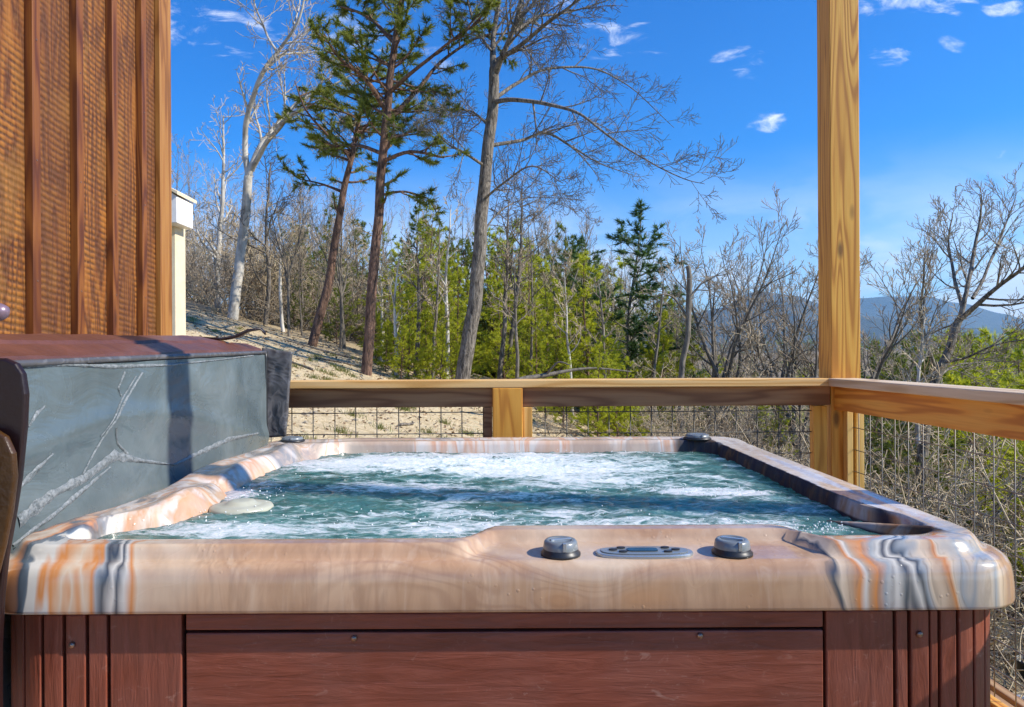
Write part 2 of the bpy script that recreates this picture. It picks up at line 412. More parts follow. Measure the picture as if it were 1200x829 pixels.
def ground_mat():
    t = NT('ground')
    c0 = t.coord(); xyz = t.sep(c0)
    n = t.noise(c0, .6, 5, .65); n2 = t.noise(c0, 7, 5, .7, .6); n3 = t.noise(c0, 45, 4, .7)
    sand = t.ramp(n2, [(.32,(.42,.31,.16)),(.5,(.64,.50,.29)),(.68,(.74,.61,.40))])
    sand = t.mix(t.mr(n3, .52, .68, 0, .7), sand, (.17,.11,.055))
    litter = t.ramp(n3, [(.3,(.08,.055,.03)),(.5,(.20,.145,.085)),(.7,(.36,.28,.17))])
    litter = t.mix(t.mr(n, .45, .6, 0, .6), litter, (.17,.125,.07))
    grassm = t.math('MULTIPLY', t.mr(n2, .55, .68), t.mr(n, .42, .58))
    # graded earth bank: x<3, 4<y<19
    mk = t.math('MULTIPLY', t.mr(xyz[0], .8, 3.2, 1, 0, True), t.math('MULTIPLY', t.mr(xyz[1], 13, 21, 1, 0, True), t.mr(xyz[0], -14, -8, 0, 1, True)))
    mk = t.math('MULTIPLY', mk, t.mr(n, .2, .4, .5, 1), clamp=True)
    c = t.mix(mk, litter, sand)
    c = t.mix(t.math('MULTIPLY', grassm, .65), c, (.16,.19,.045))
    near = t.math('MULTIPLY', t.mr(xyz[0], 1.8, 2.2, 0, 1), t.mr(xyz[1], 4.5, 6.5, 1, 0, True))
    near = t.math('MULTIPLY', near, t.mr(n2, .35, .5, .3, 1))
    c = t.mix(near, c, (.09,.15,.02))
    h = t.math('ADD', t.math('MULTIPLY', n2, 1.0), t.math('MULTIPLY', n3, .4))
    return t.fin(c, .95, t.bump(h, .8, .06))
M['ground'] = ground_mat()
def hill_mat(name, a, b, sc):
    t = NT(name)
    c0 = t.coord(); n = t.noise(c0, sc, 6, .7); n2 = t.noise(c0, sc*.15, 4, .6)
    c = t.mix(t.mr(n, .35, .65), a, b)
    c = t.mix(t.mr(n2, .45, .62, 0, .7), c, tuple(q*.55 for q in a))
    return t.fin(c, .95, t.bump(n, 1.0, 14))
M['mount'] = hill_mat('mountain_forest', (.035,.045,.035), (.09,.085,.065), .03)

# ------------------------------------------------------------------ terrain
def hgt(x, y):
    lin = .25 + .05*(min(y, 18)-6) - .28*(x+1)
    if x > 0: lin -= .16*x*sm(0, 6, x)
    # behind the crest it falls away
    if y > 17: lin -= .10*(y-17)*sm(17, 30, y)
    # beneath and around the deck
    pad = -.55 - .30*max(0, x-1.8) - (.12*max(0, x-4))
    k = sm(3.75, 5.3, y)
    z = pad*(1-k) + lin*k
    if x < -1.7 and y < 5: z = max(z, -.5 + .1*(-x-1.7))
    dist = math.hypot(x, y)
    floor = -26 + 25*sm(120, 480, dist) - 18*sm(600, 1500, dist)
    # keep x<0 side wooded rising ground modest
    top = 7.0
    z = -math.log(math.exp(-min(60, max(-60, z*.5))) + math.exp(-top*.5))/.5 if z > 0 else z
    k2 = sm(0, 1, (z-floor)/6.0)
    z = floor + (z-floor)*k2 if z > floor else floor
    if dist > 60:
        q = sm(60, 220, dist)
        far = floor + 5*noise.noise(Vector((x*.006, y*.006, 3)))
        z = z*(1-q) + far*q
    z += .05*noise.noise(Vector((x*.9, y*.9, 0)))*min(1, dist/6) + .5*noise.noise(Vector((x*.08, y*.08, 5)))*sm(15, 40, dist)
    return z
def axis_vals():
    vals = []
    for i in range(-150, 151):
        s = i/150; vals.append(math.copysign((math.exp(abs(s)*7.2)-1)*6.2, s))
    return vals
def build_ground():
    xs = axis_vals(); ys = [v+8 for v in axis_vals()]
    n = len(xs); verts = [(x, y, hgt(x, y)) for y in ys for x in xs]
    faces = [(j*n+i, j*n+i+1, (j+1)*n+i+1, (j+1)*n+i) for j in range(len(ys)-1) for i in range(n-1)]
    mb = MB(); mb.v = verts; mb.f = faces
    o = mb.build('ground', M['ground'], smooth=True); tag(o, kind='structure')
build_ground()

def build_mountains():
    # ridge line in the photo: px -> py at each layer's distance
    layers = [('mountain_ridge', 3000, [(-900,392),(200,385),(640,392),(760,378),(840,362),(880,343),(925,350),(975,366),(1010,372),(1060,384),(1200,402),(1500,400),(2400,396)]),
              ('far_mountain_ridge', 4600, [(-900,388),(600,385),(800,372),(940,362),(1005,351),(1075,350),(1110,356),(1150,367),(1200,379),(1260,384),(1500,376),(2400,380)])]
    for nm, d, ctrl in layers:
        mb = MB(); cols = 240; rows = 22
        for r in range(rows+1):
            v = r/rows
            for c in range(cols+1):
                px = -900 + 3300*c/cols
                for k in range(len(ctrl)-1):
                    if ctrl[k][0] <= px <= ctrl[k+1][0]: break
                f = (px-ctrl[k][0])/(ctrl[k+1][0]-ctrl[k][0]); f = f*f*(3-2*f)*.6+f*.4
                py = ctrl[k][1]*(1-f)+ctrl[k+1][1]*f
                top = at(px, py, d)
                prof = math.sin(min(1, v*1.25)*PI/2) if v < .8 else 1-.35*(v-.8)/.2
                y = d - 900 + 1100*v
                z0 = -60
                z = z0 + (top.z - z0)*prof
                z += (26*noise.noise(Vector((top.x*.0022, y*.003, d))) + 10*noise.noise(Vector((top.x*.008, y*.008, d))))*(1 if v < .75 else .35)
                mb.v.append((top.x*(y/d)**.2, y, z))
        n = cols+1
        for r in range(rows):
            for c in range(cols): mb.f.append((r*n+c, r*n+c+1, (r+1)*n+c+1, (r+1)*n+c))
        o = mb.build(nm, M['mount'], smooth=True); tag(o, kind='structure')
build_mountains()

# ------------------------------------------------------------------ deck, posts and railings
m = MB()
x = -1.72
while x < 1.72:
    m.box(x, min(x+.138, 1.76), -2.2, 3.62, -.038, 0); x += .144
o = m.build('deck', M['deckwood'], bevel=.003); tag(o, kind='structure')
fr = MB(); fr.box(-1.72, 1.76, 3.62, 3.66, -.30, -.004); fr.box(1.762, 1.80, -2.2, 3.66, -.30, -.004)
for k in range(5):
    fr.box(-1.6+.8*k, -1.5+.8*k, 3.3, 3.4, -1.4, -.04)
o = fr.build('deck_joists', M['deckwood'], bevel=.003); tag(o, kind='structure')

PX0, PX1 = at(973.5, 300, 3.45).x, at(1008, 300, 3.45).x
def post(loc_y, label, px0=PX0, px1=PX1, ztop=3.9):
    cx = (px0+px1)/2
    t = empty('porch_post', (cx, loc_y+.07, 0), label, 'post', 'square timber porch posts')
    onebox('post_shaft', M['post'], t, px0, px1, loc_y, loc_y+.14, 0, ztop, .004)
    return t
p1 = post(3.45, 'tall square yellow pine post standing where the back and side railings meet')
mm = MB(); mm.box(PX0+.062, PX0+.094, 3.4465, 3.4495, 1.2+.055, 1.2+.20)
post(1.60, 'pine porch post on the right railing, throwing its shadow over the tub', ztop=3.42)

# back railing
RB = 3.45
br = empty('back_railing', (0, RB, 0), 'pine railing across the back of the deck with flat cap over wire panel', 'railing')
mcap = MB(); zc1 = 1.075; zc0 = 1.038
mcap.prism([(-1.60, RB-.035), (PX0-.004, RB-.035), (PX0-.03, RB-.012), (PX0-.03, RB+.105), (-1.60, RB+.105)], 'z', zc0, zc1)
mcap.build('rail_cap', M['cap_x'], br, bevel=.004)
onebox('top_rail', M['rail_x'], br, -1.60, PX0-.004, RB+.002, RB+.040, zc0-.092, zc0-.001)
onebox('bottom_rail', M['rail_x'], br, -1.60, PX0-.004, RB+.002, RB+.040, .10, .19)
mx0, mx1 = at(577,480,3.42).x, at(612.5,480,3.42).x
onebox('railing_post', M['post'], br, mx0, mx1, RB-.036, RB+.10, 0, zc0-.001, .004)
c1 = onebox('cleat', M['rail_x'], br, mx0-.042, mx0-.002, RB+.006, RB+.040, .19, zc0-.094)
c1 = onebox('cleat', M['cleat'], br, mx1+.002, mx1+.046, RB-.01, RB+.030, .19, zc0-.094)
c1 = onebox('cleat', M['post'], br, PX0-.088, PX0-.024, RB-.006, RB+.04, .19, zc0-.094)
def wires_x(x0, x1, y, z0, z1, off, mat, par, r=.0026):
    w = MB(); x = x0+off
    while x < x1:
        w.tube([Vector((x, y, z0)), Vector((x+random.uniform(-.002,.002), y, z1))], [r, r], 5); x += .1016
    z = z1-.026
    while z > z0:
        w.tube([Vector((x0, y-.004, z)), Vector(((x0+x1)/2, y-.004, z-.002)), Vector((x1, y-.004, z))], [r, r, r], 5); z -= .1016
    return w.build('wire_panel', mat, par, smooth=True)
random.seed(3)
wires_x(-1.56, mx0-.04, RB+.024, .19, zc0-.092, .055, M['wire_dark'], br)
wires_x(mx1+.04, PX0-.03, RB+.024, .19, zc0-.092, .07, M['wire_dark'], br)

# right railing
RX = PX0
rr = empty('side_railing', (RX+.05, 1.2, 0), 'orange pine railing along the right side with flat cap over wire panel', 'railing')
mcap = MB(); mcap.prism([(RX-.030, -2.1), (RX+.112, -2.1), (RX+.112, RB-.002), (RX+.004, RB-.002), (RX-.030, RB-.030)], 'z', zc0, zc1)
mcap.build('rail_cap', M['cap_y'], rr, bevel=.004)
onebox('top_rail', M['rail_y'], rr, RX+.012, RX+.050, -2.1, RB-.002, zc0-.112, zc0-.001)
onebox('bottom_rail', M['rail_y'], rr, RX+.012, RX+.050, -2.1, RB-.002, .001, .06)
onebox('cleat', M['cleat'], rr, RX+.052, RX+.080, RB-.046, RB-.006, .19, zc0-.0, .002)
onebox('cleat', M['cleat'], rr, RX+.098, RX+.135, RB-.040, RB-.004, .19, zc0-.0, .002)
w = MB(); y = RB-.09; xw = RX+.086; r = .0021
while y > -2.0:
    w.tube([Vector((xw, y, .03)), Vector((xw, y+random.uniform(-.003,.003), zc0))], [r, r], 5); y -= .1016
z = zc0-.05-.075
z = .945
while z > .05:
    w.tube([Vector((xw-.005, yy, z+random.uniform(-.0015,.0015))) for yy in [RB-.002-.45*i for i in range(13)]], [r]*13, 5); z -= .1016
w.build('wire_panel', M['wire'], rr, smooth=True)

# ------------------------------------------------------------------ cabin wall on the left
WX = -1.60
cw = empty('cabin_wall', (WX-.08, 2.5, 0), 'orange stained board and batten cabin wall rising at the left', 'wall')
def wy(px): return WX*F/(px-586)
cy = wy(181.5)
onebox('siding', M['siding'], cw, WX-.12, WX, .6, wy(195)-.01, -.5, 4.2, .002)
bpx = [(34,50), (87,100), (129,139), (164,172)]
for a, b in bpx:
    y0 = .02+(WX+.02)*F/(a-586)-.02
    y1 = (WX+.02)*F/(b-586)
    onebox('batten', M['batten'], cw, WX+.0005, WX+.029, y0+.012, y0+.012+.042, -.5, 4.19, .002)
for k in range(4):
    onebox('batten', M['batten'], cw, WX+.0005, WX+.029, 2.32-.25*(k+1)+.0, 2.32-.25*(k+1)+.045, -.5, 4.19, .002)
onebox('corner_trim', M['trim'], cw, WX+.0005, WX+.026, wy(182.5), wy(196)-.0, -.5, 4.19, .003)
for a, b in bpx:
    yb = .02+(WX+.02)*F/(a-586)-.02+.012+.021
    for zz_ in (1.45, 1.86, 2.27, 2.68):
        mb = MB(); mb.tube([Vector((WX+.0285, yb, zz_+.01*math.sin(a))), Vector((WX+.0305, yb, zz_+.01*math.sin(a)))], [.0038, .003], 8)
        mb.build('nail_head', M['brass'], cw)
# cream bump-out past the corner
a = at(203, 300, 4.3); b = at(212, 300, 4.3)
an = empty('cabin_annex', (a.x-.4, 4.5, 0), 'cream painted corner with a white eave beyond the timber wall', 'building')
onebox('wall', M['cream'], an, a.x-1.2, at(205.5,300,4.3).x, 4.3, 4.44, -.5, at(200,252,4.3).z)
e0 = at(198, 262, 4.2); e1 = at(209, 226, 4.2)
mb = MB(); mb.prism([(e0.x-1.2, e0.z+.005), (e1.x, e0.z), (e1.x, at(217.5,231,4.2).z), (e1.x-.05, at(205,224,4.2).z), (e0.x-1.2, at(205,224,4.2).z+.1)], 'y', 4.18, 4.40)
mb.build('fascia', M['white_paint'], an, bevel=.004)
mb = MB(); mb.prism([(e0.x-1.2, at(205,222,4.2).z+.1), (e1.x-.05, at(205,223,4.2).z), (e1.x+.012, at(217,230,4.2).z), (e1.x+.012, at(217,226,4.2).z), (e1.x-.05, at(205,219,4.2).z), (e0.x-1.2, at(205,218,4.2).z+.1)], 'y', 4.16, 4.43)
mb.build('roof_edge', M['cream'], an, bevel=.002)

# ------------------------------------------------------------------ hot tub
CX, CY, A, B, RR = -.002, 2.262, 1.034, .888, .12
def outline(inset, ns=110, nc=16, rad=None):
    a, b = A-inset, B-inset; r = rad if rad is not None else RR
    r = min(r, a*.98, b*.98)
    pts = []
    # start at front-left going along the front (+x)
    for (sx, sy, ex, ey, cxx, cyy, a0) in ((-a+r,-b, a-r,-b, a-r,-b+r,-90), (a,-b+r, a,b-r, a-r,b-r,0), (a-r,b,-a+r,b,-a+r,b-r,90), (-a,b-r,-a,-b+r,-a+r,-b+r,180)):
        for i in range(ns): f = i/ns; pts.append((CX+sx+(ex-sx)*f, CY+sy+(ey-sy)*f))
        for i in range(nc): th = R(a0+90*i/nc); pts.append((CX+cxx+r*math.cos(th), CY+cyy+r*math.sin(th)))
    return pts
def shell_z(x, y, d):
    t = (y-(CY-B))/(2*B)
    front = 1-sm(.28, .40, y-(CY-B))
    f = sm(-.085, -.005, x)*(1-sm(.585, .655, x))
    off = .100*f*front
    left = 1-sm(.30, .42, x-(CX-A)); right = 1-sm(.30, .42, (CX+A)-x)
    back = 1-sm(.2, .3, (CY+B)-y)
    # scalloped headrests along the left side
    off += left*(.035 + .022*math.cos((y-1.95)*7.0)) * sm(.1, .3, y-(CY-B)) * (1-front*.5)
    off += right*.006
    off += back*(-.01)
    dd = d-off
    tier = .801 + .012*sm(.03, .2, d)*f*front
    ridge_h = .828 + .014*t
    z = tier + (ridge_h-tier)*sm(.030, .052, dd)
    # gentle roll on the ridge
    z -= .004*sm(.08, .11, dd)
    ws = .105*(front)+(1-front)*((.150*left)+(.150 if left < .5 else .105)*(1-left)); ww = .02 + .085*left*(1-front)
    wall = sm(ws, ws+ww, dd)
    z = z - .10*wall - .35*sm(ws+.05, .45, dd)
    # headrest bulges
    for (hx, hy, rx, ry, hh) in ((-.80,1.88,.06,.12,.03), (-.82,2.42,.06,.17,.026), (-.78,2.80,.09,.10,.03), (-.82,1.62,.06,.09,.02), (-.74,1.66,.05,.05,.02)):
        q = ((x-hx)/rx)**2+((y-hy)/ry)**2
        if q < 6: z += hh*math.exp(-q)
    if x > .6 and y < 2.1:
        ax_, ay_, bx_, by_ = .74, 1.88, .93, 1.53
        L2 = (bx_-ax_)**2+(by_-ay_)**2; tt = max(0, min(1, ((x-ax_)*(bx_-ax_)+(y-ay_)*(by_-ay_))/L2))
        q = math.hypot(x-ax_-(bx_-ax_)*tt, y-ay_-(by_-ay_)*tt)
        z = max(z, .770+.060*tt-.045*(q/.03)**2)
    q = ((x+.83)/.05)**2+((y-2.16)/.035)**2
    if q < 6: z -= .03*math.exp(-q)
    return z
tub = empty('hot_tub', (CX, CY, 0), 'square hot tub with marbled peach acrylic rim and brown slatted cabinet', 'hot tub')
sh = MB(); rings = []
prof = [(.045,.712), (.02,.7085), (.006,.7075), (.001,.710), (0,.716), (.0005,.735), (.002,.760), (.0045,.778), (.009,.790), (.016,.797), (.024,.8005)]
for d, z in prof: rings.append([(x, y, z) for x, y in outline(d)])
d = .030
while d < .50:
    rings.append([(x, y, shell_z(x, y, d)) for x, y in outline(d, rad=RR-.3*max(0, min(d, .1))+.0)])
    d += .0055
N = len(rings[0])
for rg in rings: sh.v += rg
for i in range(len(rings)-1):
    for j in range(N):
        j2 = (j+1) % N; sh.f.append((i*N+j, i*N+j2, (i+1)*N+j2, (i+1)*N+j))
sh.f.append(tuple((len(rings)-1)*N+j for j in range(N)))
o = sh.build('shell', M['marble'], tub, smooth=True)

# water
wt = MB(); nx, ny = 300, 270
ax, by = A-.085, B-.085
random.seed(5)
for j in range(ny+1):
    for i in range(nx+1):
        u, v = -1+2*i/nx, -1+2*j/ny
        # squircle map to a rounded rectangle
        x = CX + ax*u*(1-.06*v*v*u*u*v*v); y = CY + by*v*(1-.06*u*u*v*v*u*u)
        e = min(1, (1-max(abs(u), abs(v)))/.06); ef = min(1, max(0, (y-(CY-B)-.2)/.1))
        p = Vector((x, y, 0))
        a1 = noise.noise(Vector((x*4, y*6.5, 1.0))); a2 = noise.noise(Vector((x*11+a1, y*16, 2.0))); a3 = noise.noise(Vector((x*30, y*38+a2*2, 3.0)))
        br_ = math.exp(-(((x+.05)/.6)**2+((y-2.65)/.28)**2))+.7*math.exp(-(((x-.58)/.2)**2+((y-2.12)/.07)**2))+.6*math.exp(-(((x-.2)/.45)**2+((y-1.72)/.08)**2))
        z = .786 + (.005*a1 + .0055*(1-abs(a2)*2) + .003*a3 + br_*(.020*abs(a2)+.014*abs(a3)+.004))*e*(.45+.55*ef)
        wt.v.append((x, y, z))
for j in range(ny):
    for i in range(nx): wt.f.append((j*(nx+1)+i, j*(nx+1)+i+1, (j+1)*(nx+1)+i+1, (j+1)*(nx+1)+i))
o = wt.build('water', M['water'], smooth=True); tag(o, kind='structure')
# foam bubbles: tiny beads riding the churn
bb = bmesh.new()
ico = bmesh.new(); bmesh.ops.create_icosphere(ico, subdivisions=1, radius=1)
iv = [v.co.copy() for v in ico.verts]; ifc = [[v.index for v in f.verts] for f in ico.faces]; ico.free(); bb.free()
fm = MB()
for k in range(700):
    c = random.choice([(-.05,2.62,.5,.2), (.58,2.12,.14,.035), (.2,1.72,.38,.05), (-.35,1.80,.35,.06), (-.72,2.05,.06,.15), (.72,1.66,.07,.02), (.0,2.95,.6,.05), (.35,1.60,.3,.02)])
    x = random.gauss(c[0], c[2]); y = random.gauss(c[1], c[3])
    if abs(x-CX) > .80 or y > CY+B-.17 or y < CY-B+.19: continue
    rr_ = random.uniform(.0010, .0024); z = .797+random.uniform(-.004, .007)
    n0 = len(fm.v); fm.v += [(x+p.x*rr_, y+p.y*rr_, z+p.z*rr_) for p in iv]; fm.f += [tuple(n0+q for q in f) for f in ifc]
M['foam'] = simple('white_foam', (.82,.85,.85), .3)
o = fm.build('foam_bubbles', M['foam'], smooth=True); tag(o, 'white foam bubbles breaking on the churning tub water', 'foam', kind='stuff')

# cabinet
onebox('cabinet_frame', M['cab_dark'], tub, CX-A+.10, CX+A-.10, CY-B+.058, CY+B-.06, .02, .715, .02)
def perim(inset):
    pts = outline(inset, 60, 24); s = [0]
    for i in range(len(pts)): 
        a, b = pts[i], pts[(i+1) % len(pts)]; s.append(s[-1]+math.hypot(b[0]-a[0], b[1]-a[1]))
    return pts, s
PIN = .030
pp, ss = perim(PIN); TOT = ss[-1]
def pat(s):
    s %= TOT
    import bisect
    i = max(0, bisect.bisect_right(ss, s)-1); i = min(i, len(pp)-1)
    a, b = pp[i], pp[(i+1) % len(pp)]; L = ss[i+1]-ss[i]; f = (s-ss[i])/L if L else 0
    t = Vector((b[0]-a[0], b[1]-a[1], 0)).normalized()
    return Vector((a[0]+(b[0]-a[0])*f, a[1]+(b[1]-a[1])*f, 0)), Vector((-t.y, t.x, 0))  # inward normal
def slat(s0, s1, z0, z1, mat, name='slat', thick=.02):
    n = max(1, int((s1-s0)/.012)); mb = MB()
    for k in range(n+1):
        p, nn = pat(s0+(s1-s0)*k/n)
        for (q, z) in ((0, z0), (0, z1), (thick, z1), (thick, z0)):
            v = p+nn*q; mb.v.append((v.x, v.y, z))
    for k in range(n):
        for q in range(4): mb.f.append((k*4+q, k*4+(q+1) % 4, (k+1)*4+(q+1) % 4, (k+1)*4+q))
    mb.f.append((0,1,2,3)); mb.f.append((n*4+3, n*4+2, n*4+1, n*4))
    return mb.build(name, mat, tub, bevel=.0025)
SF0 = CX-(A-PIN)+RR      # world x where s = 0
YF = CY-B+PIN
def sx(px): return (px-586)/F*YF - SF0
zt = .698
segs = [(75,98), (102,123)]
slat(sx(127), sx(211), .05, zt, M['cab_v'], 'side_panel')
slat(sx(966.5), sx(1045), .05, zt, M['cab_v'], 'side_panel')
cpan = slat(sx(216), sx(963), .655+.012, zt, M['cab_h'], 'top_strip')
slat(sx(216), sx(963), .05, .6615, M['cab_h'], 'access_panel', thick=.026)
for a_, b_ in ((75,98), (102,123), (1049,1062), (1066,1087), (1089,1097.5)): slat(sx(a_), sx(b_), .05, zt, M['cab_v'])
s = sx(1101)
SFend = 2*(A-PIN)-2*RR
corner = PI/2*RR
for wdt in (.036, .036, .036, .036, .036, .036):
    slat(s, s+wdt-.006, .05, zt, M['cab_v']); s += wdt
while s < SFend+corner+1.3:
    slat(s, s+.11, .05, zt, M['cab_v'], 'side_panel'); s += .116
s = sx(71)
for wdt in (.042,)*6:
    slat(s-wdt+.006, s, .05, zt, M['cab_v']); s -= wdt
for (px, py) in ((85,756), (415,748), (820,745), (1077,743)):
    p = at(px, py, YF)
    mb = lathe([(.0002,0),(.0058,0),(.0062,.003),(.0045,.0052),(.0005,.006)], 0, 0, 16)
    mb.v = [(p.x+v[0], YF-v[2]-.0003, p.z+v[1]) for v in mb.v]
    mb.build('screw', M['brass'], tub, smooth=True)

def knob(x, y, z0, r=.035, h=.027, name='diverter_knob', lever=True, ang=0):
    mb = lathe([(.001,z0-.004),(r*1.13,z0-.004),(r*1.13,z0+.002),(r*1.02,z0+.005),(r*1.0,z0+h*.35),(r*.97,z0+h*.42)], x, y, 36)
    k = mb.build(name, M['black'], tub, smooth=True)
    mb = lathe([(r*.99,z0+h*.36),(r*.99,z0+h*.50),(r*.94,z0+h*.86),(r*.84,z0+h),(r*.62,z0+h),(r*.60,z0+h*.93),(r*.3,z0+h*.93),(.001,z0+h*.95)], x, y, 36)
    c = mb.build('knob_cap', M['greyplastic'], k, smooth=True)
    # raised grip bar across, and index mark running down the rim
    mb = MB(); bar = [(-r*.62,-r*.12),(r*.62,-r*.12),(r*.62,r*.12),(-r*.62,r*.12)]
    ca, sa = math.cos(ang), math.sin(ang)
    mb.prism([(x+p*ca-q*sa, y+p*sa+q*ca) for p, q in bar], 'z', z0+h*.9, z0+h*1.08)
    mb.build('grip_bar', M['chrome'], k, bevel=.001)
    mb = MB(); mb.prism([(x-.0035+r*.15, y-r*1.02), (x+.0035+r*.15, y-r*1.02), (x+.0035+r*.15, y-r*.80), (x-.0035+r*.15, y-r*.80)], 'z', z0+h*.40, z0+h*1.02)
    mb.build('index_mark', M['chrome'], k, bevel=.0008)
    return k
ky = 1.437
for px, an_ in ((657, .3), (858, -.5)):
    p = at(px, 648, ky); knob(p.x, ky, .804, ang=an_)
p = at(346, 520, 3.06); knob(p.x, 3.02, .842, r=.045, h=.016, name='air_control')
p = at(818, 520, 3.02); knob(p.x, 3.03, .842, r=.050, h=.018, name='air_control')
# small jet selector near the right back
# control panel: oval bezel with display and buttons
pc = at(755, 648, ky)
def oval(cx, cy, ax_, ay_, z0, z1, n=48, e=2.6):
    poly = []
    for i in range(n):
        th = 2*PI*i/n; c, s_ = math.cos(th), math.sin(th)
        poly.append((cx+ax_*math.copysign(abs(c)**(2/e), c), cy+ay_*math.copysign(abs(s_)**(2/e), s_)))
    mb = MB(); mb.prism(poly, 'z', z0, z1); return mb
cp = oval(pc.x, ky, .096, .036, .800, .8075).build('control_panel', M['chrome'], tub, bevel=.002)
oval(pc.x, ky, .086, .029, .8078, .8095).build('panel_face', M['greyplastic'], cp, bevel=.0006)
oval(pc.x-.004, ky, .030, .012, .8098, .8112, e=5).build('display', M['lcd'], cp)
for bx_, by_ in ((-.062,.0), (-.044,.014), (-.044,-.014), (.044,.014), (.044,-.014), (.062,.0)):
    oval(pc.x+bx_, ky+by_, .0085, .0055, .8098, .8120, 20, 2).build('button', M['black'], cp)
# filter cap floating by the left seat
p = at(283, 597, 1.95)
fc = lathe([(.001,.765),(.074,.765),(.082,.782),(.083,.790),(.079,.796),(.060,.799),(.040,.802),(.034,.808),(.020,.810),(.001,.8105)], p.x, 1.95, 40)
fc.build('filter_cap', M['white_plastic'], tub, smooth=True)

# ------------------------------------------------------------------ folded cover
cv = empty('spa_cover', (-1.05, 2.25, 0), 'folded spa cover standing beside the tub, grey liner out and brown vinyl edge up', 'spa cover')
XR0 = -1.040
def cover_x(z): return XR0 - .012*(z-.86)/.35
y0c, y1c = 1.36, 3.22
mb = MB()
poly = [(x-.088, z) for x, z in [(-.956, .30), (-.966, 1.15), (-.967, 1.175), (-.972, 1.195), (-1.04, 1.222), (-1.053, 1.216), (-1.066, 1.232), (-1.14, 1.250), (-1.16, 1.24), (-1.165, .30)]]
n = len(poly); ny_ = 60
for k in range(ny_+1):
    y = y0c+(y1c-y0c)*k/ny_
    rise = .028*(y-1.34)/1.7
    for i, (x, z) in enumerate(poly):
        w_ = .004*noise.noise(Vector((x*9, y*5, z*6))) + .003*noise.noise(Vector((x*3, y*16, z*6)))
        e = sm(0, .25, y1c-y) if i >= 5 else 1
        zz = z + (rise + w_ if z > 1 else 0)
        if i >= 5 and z > 1: zz -= .022*(1-e)
        mb.v.append((x, y, zz))
for k in range(ny_):
    for i in range(n): mb.f.append((k*n+i, k*n+(i+1) % n, (k+1)*n+(i+1) % n, (k+1)*n+i))
mb.f.append(tuple(range(n))); mb.f.append(tuple(ny_*n+i for i in reversed(range(n))))
mb.build('vinyl_shell', M['brown_vinyl'], cv, smooth=False, bevel=0)
# liner: grey face with wrinkles
def liner_pt(y, z, out=0.0):
    w_ = .006*noise.noise(Vector((y*3, z*4, 7)))+.003*noise.noise(Vector((y*9+z*6, z*9-y*5, 2)))
    sag = .010*math.exp(-((z-(.93+.10*math.sin((y-1.3)*2.2)))/.035)**2)
    return Vector((cover_x(z)+.010+w_+sag+out, y, z))
ln = MB(); ny_, nz_ = 190, 90
for k in range(ny_+1):
    y = y0c+.005+(y1c-.02-y0c)*k/ny_
    for j in range(nz_+1):
        zt_ = 1.170+.028*(y-1.34)/1.7
        z = .35+(zt_-.35)*j/nz_
        ln.v.append(tuple(liner_pt(y, z)))
for k in range(ny_):
    for j in range(nz_): ln.f.append((k*(nz_+1)+j, (k+1)*(nz_+1)+j, (k+1)*(nz_+1)+j+1, k*(nz_+1)+j+1))
ln.build('liner', M['liner'], cv, smooth=True)
pip = [Vector((XR0, y0c+(y1c-y0c)*k/30, 1.180+.028*(y0c+(y1c-y0c)*k/30-1.34)/1.7)) for k in range(31)]
mb = MB(); mb.tube(pip, [.008]*31, 8); mb.build('piping', M['flap'], cv, smooth=True)
mb = MB(); pv = [Vector((XR0+.002, y1c-.008, .84+.375*k/12)) for k in range(13)]; mb.tube(pv, [.007]*13, 8); mb.build('piping', M['black'], cv, smooth=True)
# crinkled film seams on the liner
random.seed(11)
def film(pxs, widths, nm='film_crease'):
    pts = []
    for (px, py) in pxs:
        x_ = XR0+.012; d_ = x_*F/(px-586); p = at(px, py, d_); pts.append((p.y, p.z))
    mb = MB(); seg = []
    for i in range(len(pts)-1):
        for k in range(16):
            f = k/16; seg.append((pts[i][0]*(1-f)+pts[i+1][0]*f, pts[i][1]*(1-f)+pts[i+1][1]*f, widths[i]*(1-f)+widths[i+1]*f))
    seg.append((*pts[-1], widths[-1]))
    cols = 7
    for i, (y, z, w_) in enumerate(seg):
        a_ = seg[max(0, i-1)]; b_ = seg[min(len(seg)-1, i+1)]
        ty, tz = b_[0]-a_[0], b_[1]-a_[1]; L = math.hypot(ty, tz) or 1
        ny2, nz2 = -tz/L, ty/L
        ww = w_*.72*(.8+.4*noise.noise(Vector((y*40, z*40, 1))))
        for c in range(cols):
            u = (c/(cols-1)-.5)*2
            q = liner_pt(y+ny2*u*ww/2, z+nz2*u*ww/2, .001+.0045*(1-u*u)*(.5+.9*abs(noise.noise(Vector((y*60+c, z*60, 4))))))
            mb.v.append(tuple(q))
    for i in range(len(seg)-1):
        for c in range(cols-1): mb.f.append((i*cols+c, i*cols+c+1, (i+1)*cols+c+1, (i+1)*cols+c))
    return mb.build(nm, M['tape'], cv, smooth=True)
film([(171,437), (150,470), (126,505), (97,556)], [.008,.012,.010,.004])
film([(164,441), (143,474), (118,512)], [.004,.005,.003])
film([(22,612), (60,580), (100,560), (136,534), (165,540), (205,545)], [.05,.045,.04,.05,.022,.006])
film([(14,640), (58,607), (96,575), (130,548)], [.012,.02,.022,.006])
film([(136,502), (140,520), (150,532)], [.006,.010,.02])
film([(205,545), (240,528), (268,515), (300,508)], [.01,.035,.03,.015])
film([(36,500), (48,484), (57,476)], [.003,.018,.004])
film([(22,575), (40,556), (60,532)], [.01,.035,.004])
film([(34,427), (90,428), (140,430), (200,428), (260,422), (300,417)], [.025,.012,.022,.014,.008,.014])
film([(152,436), (144,455), (146,465)], [.012,.006,.003])
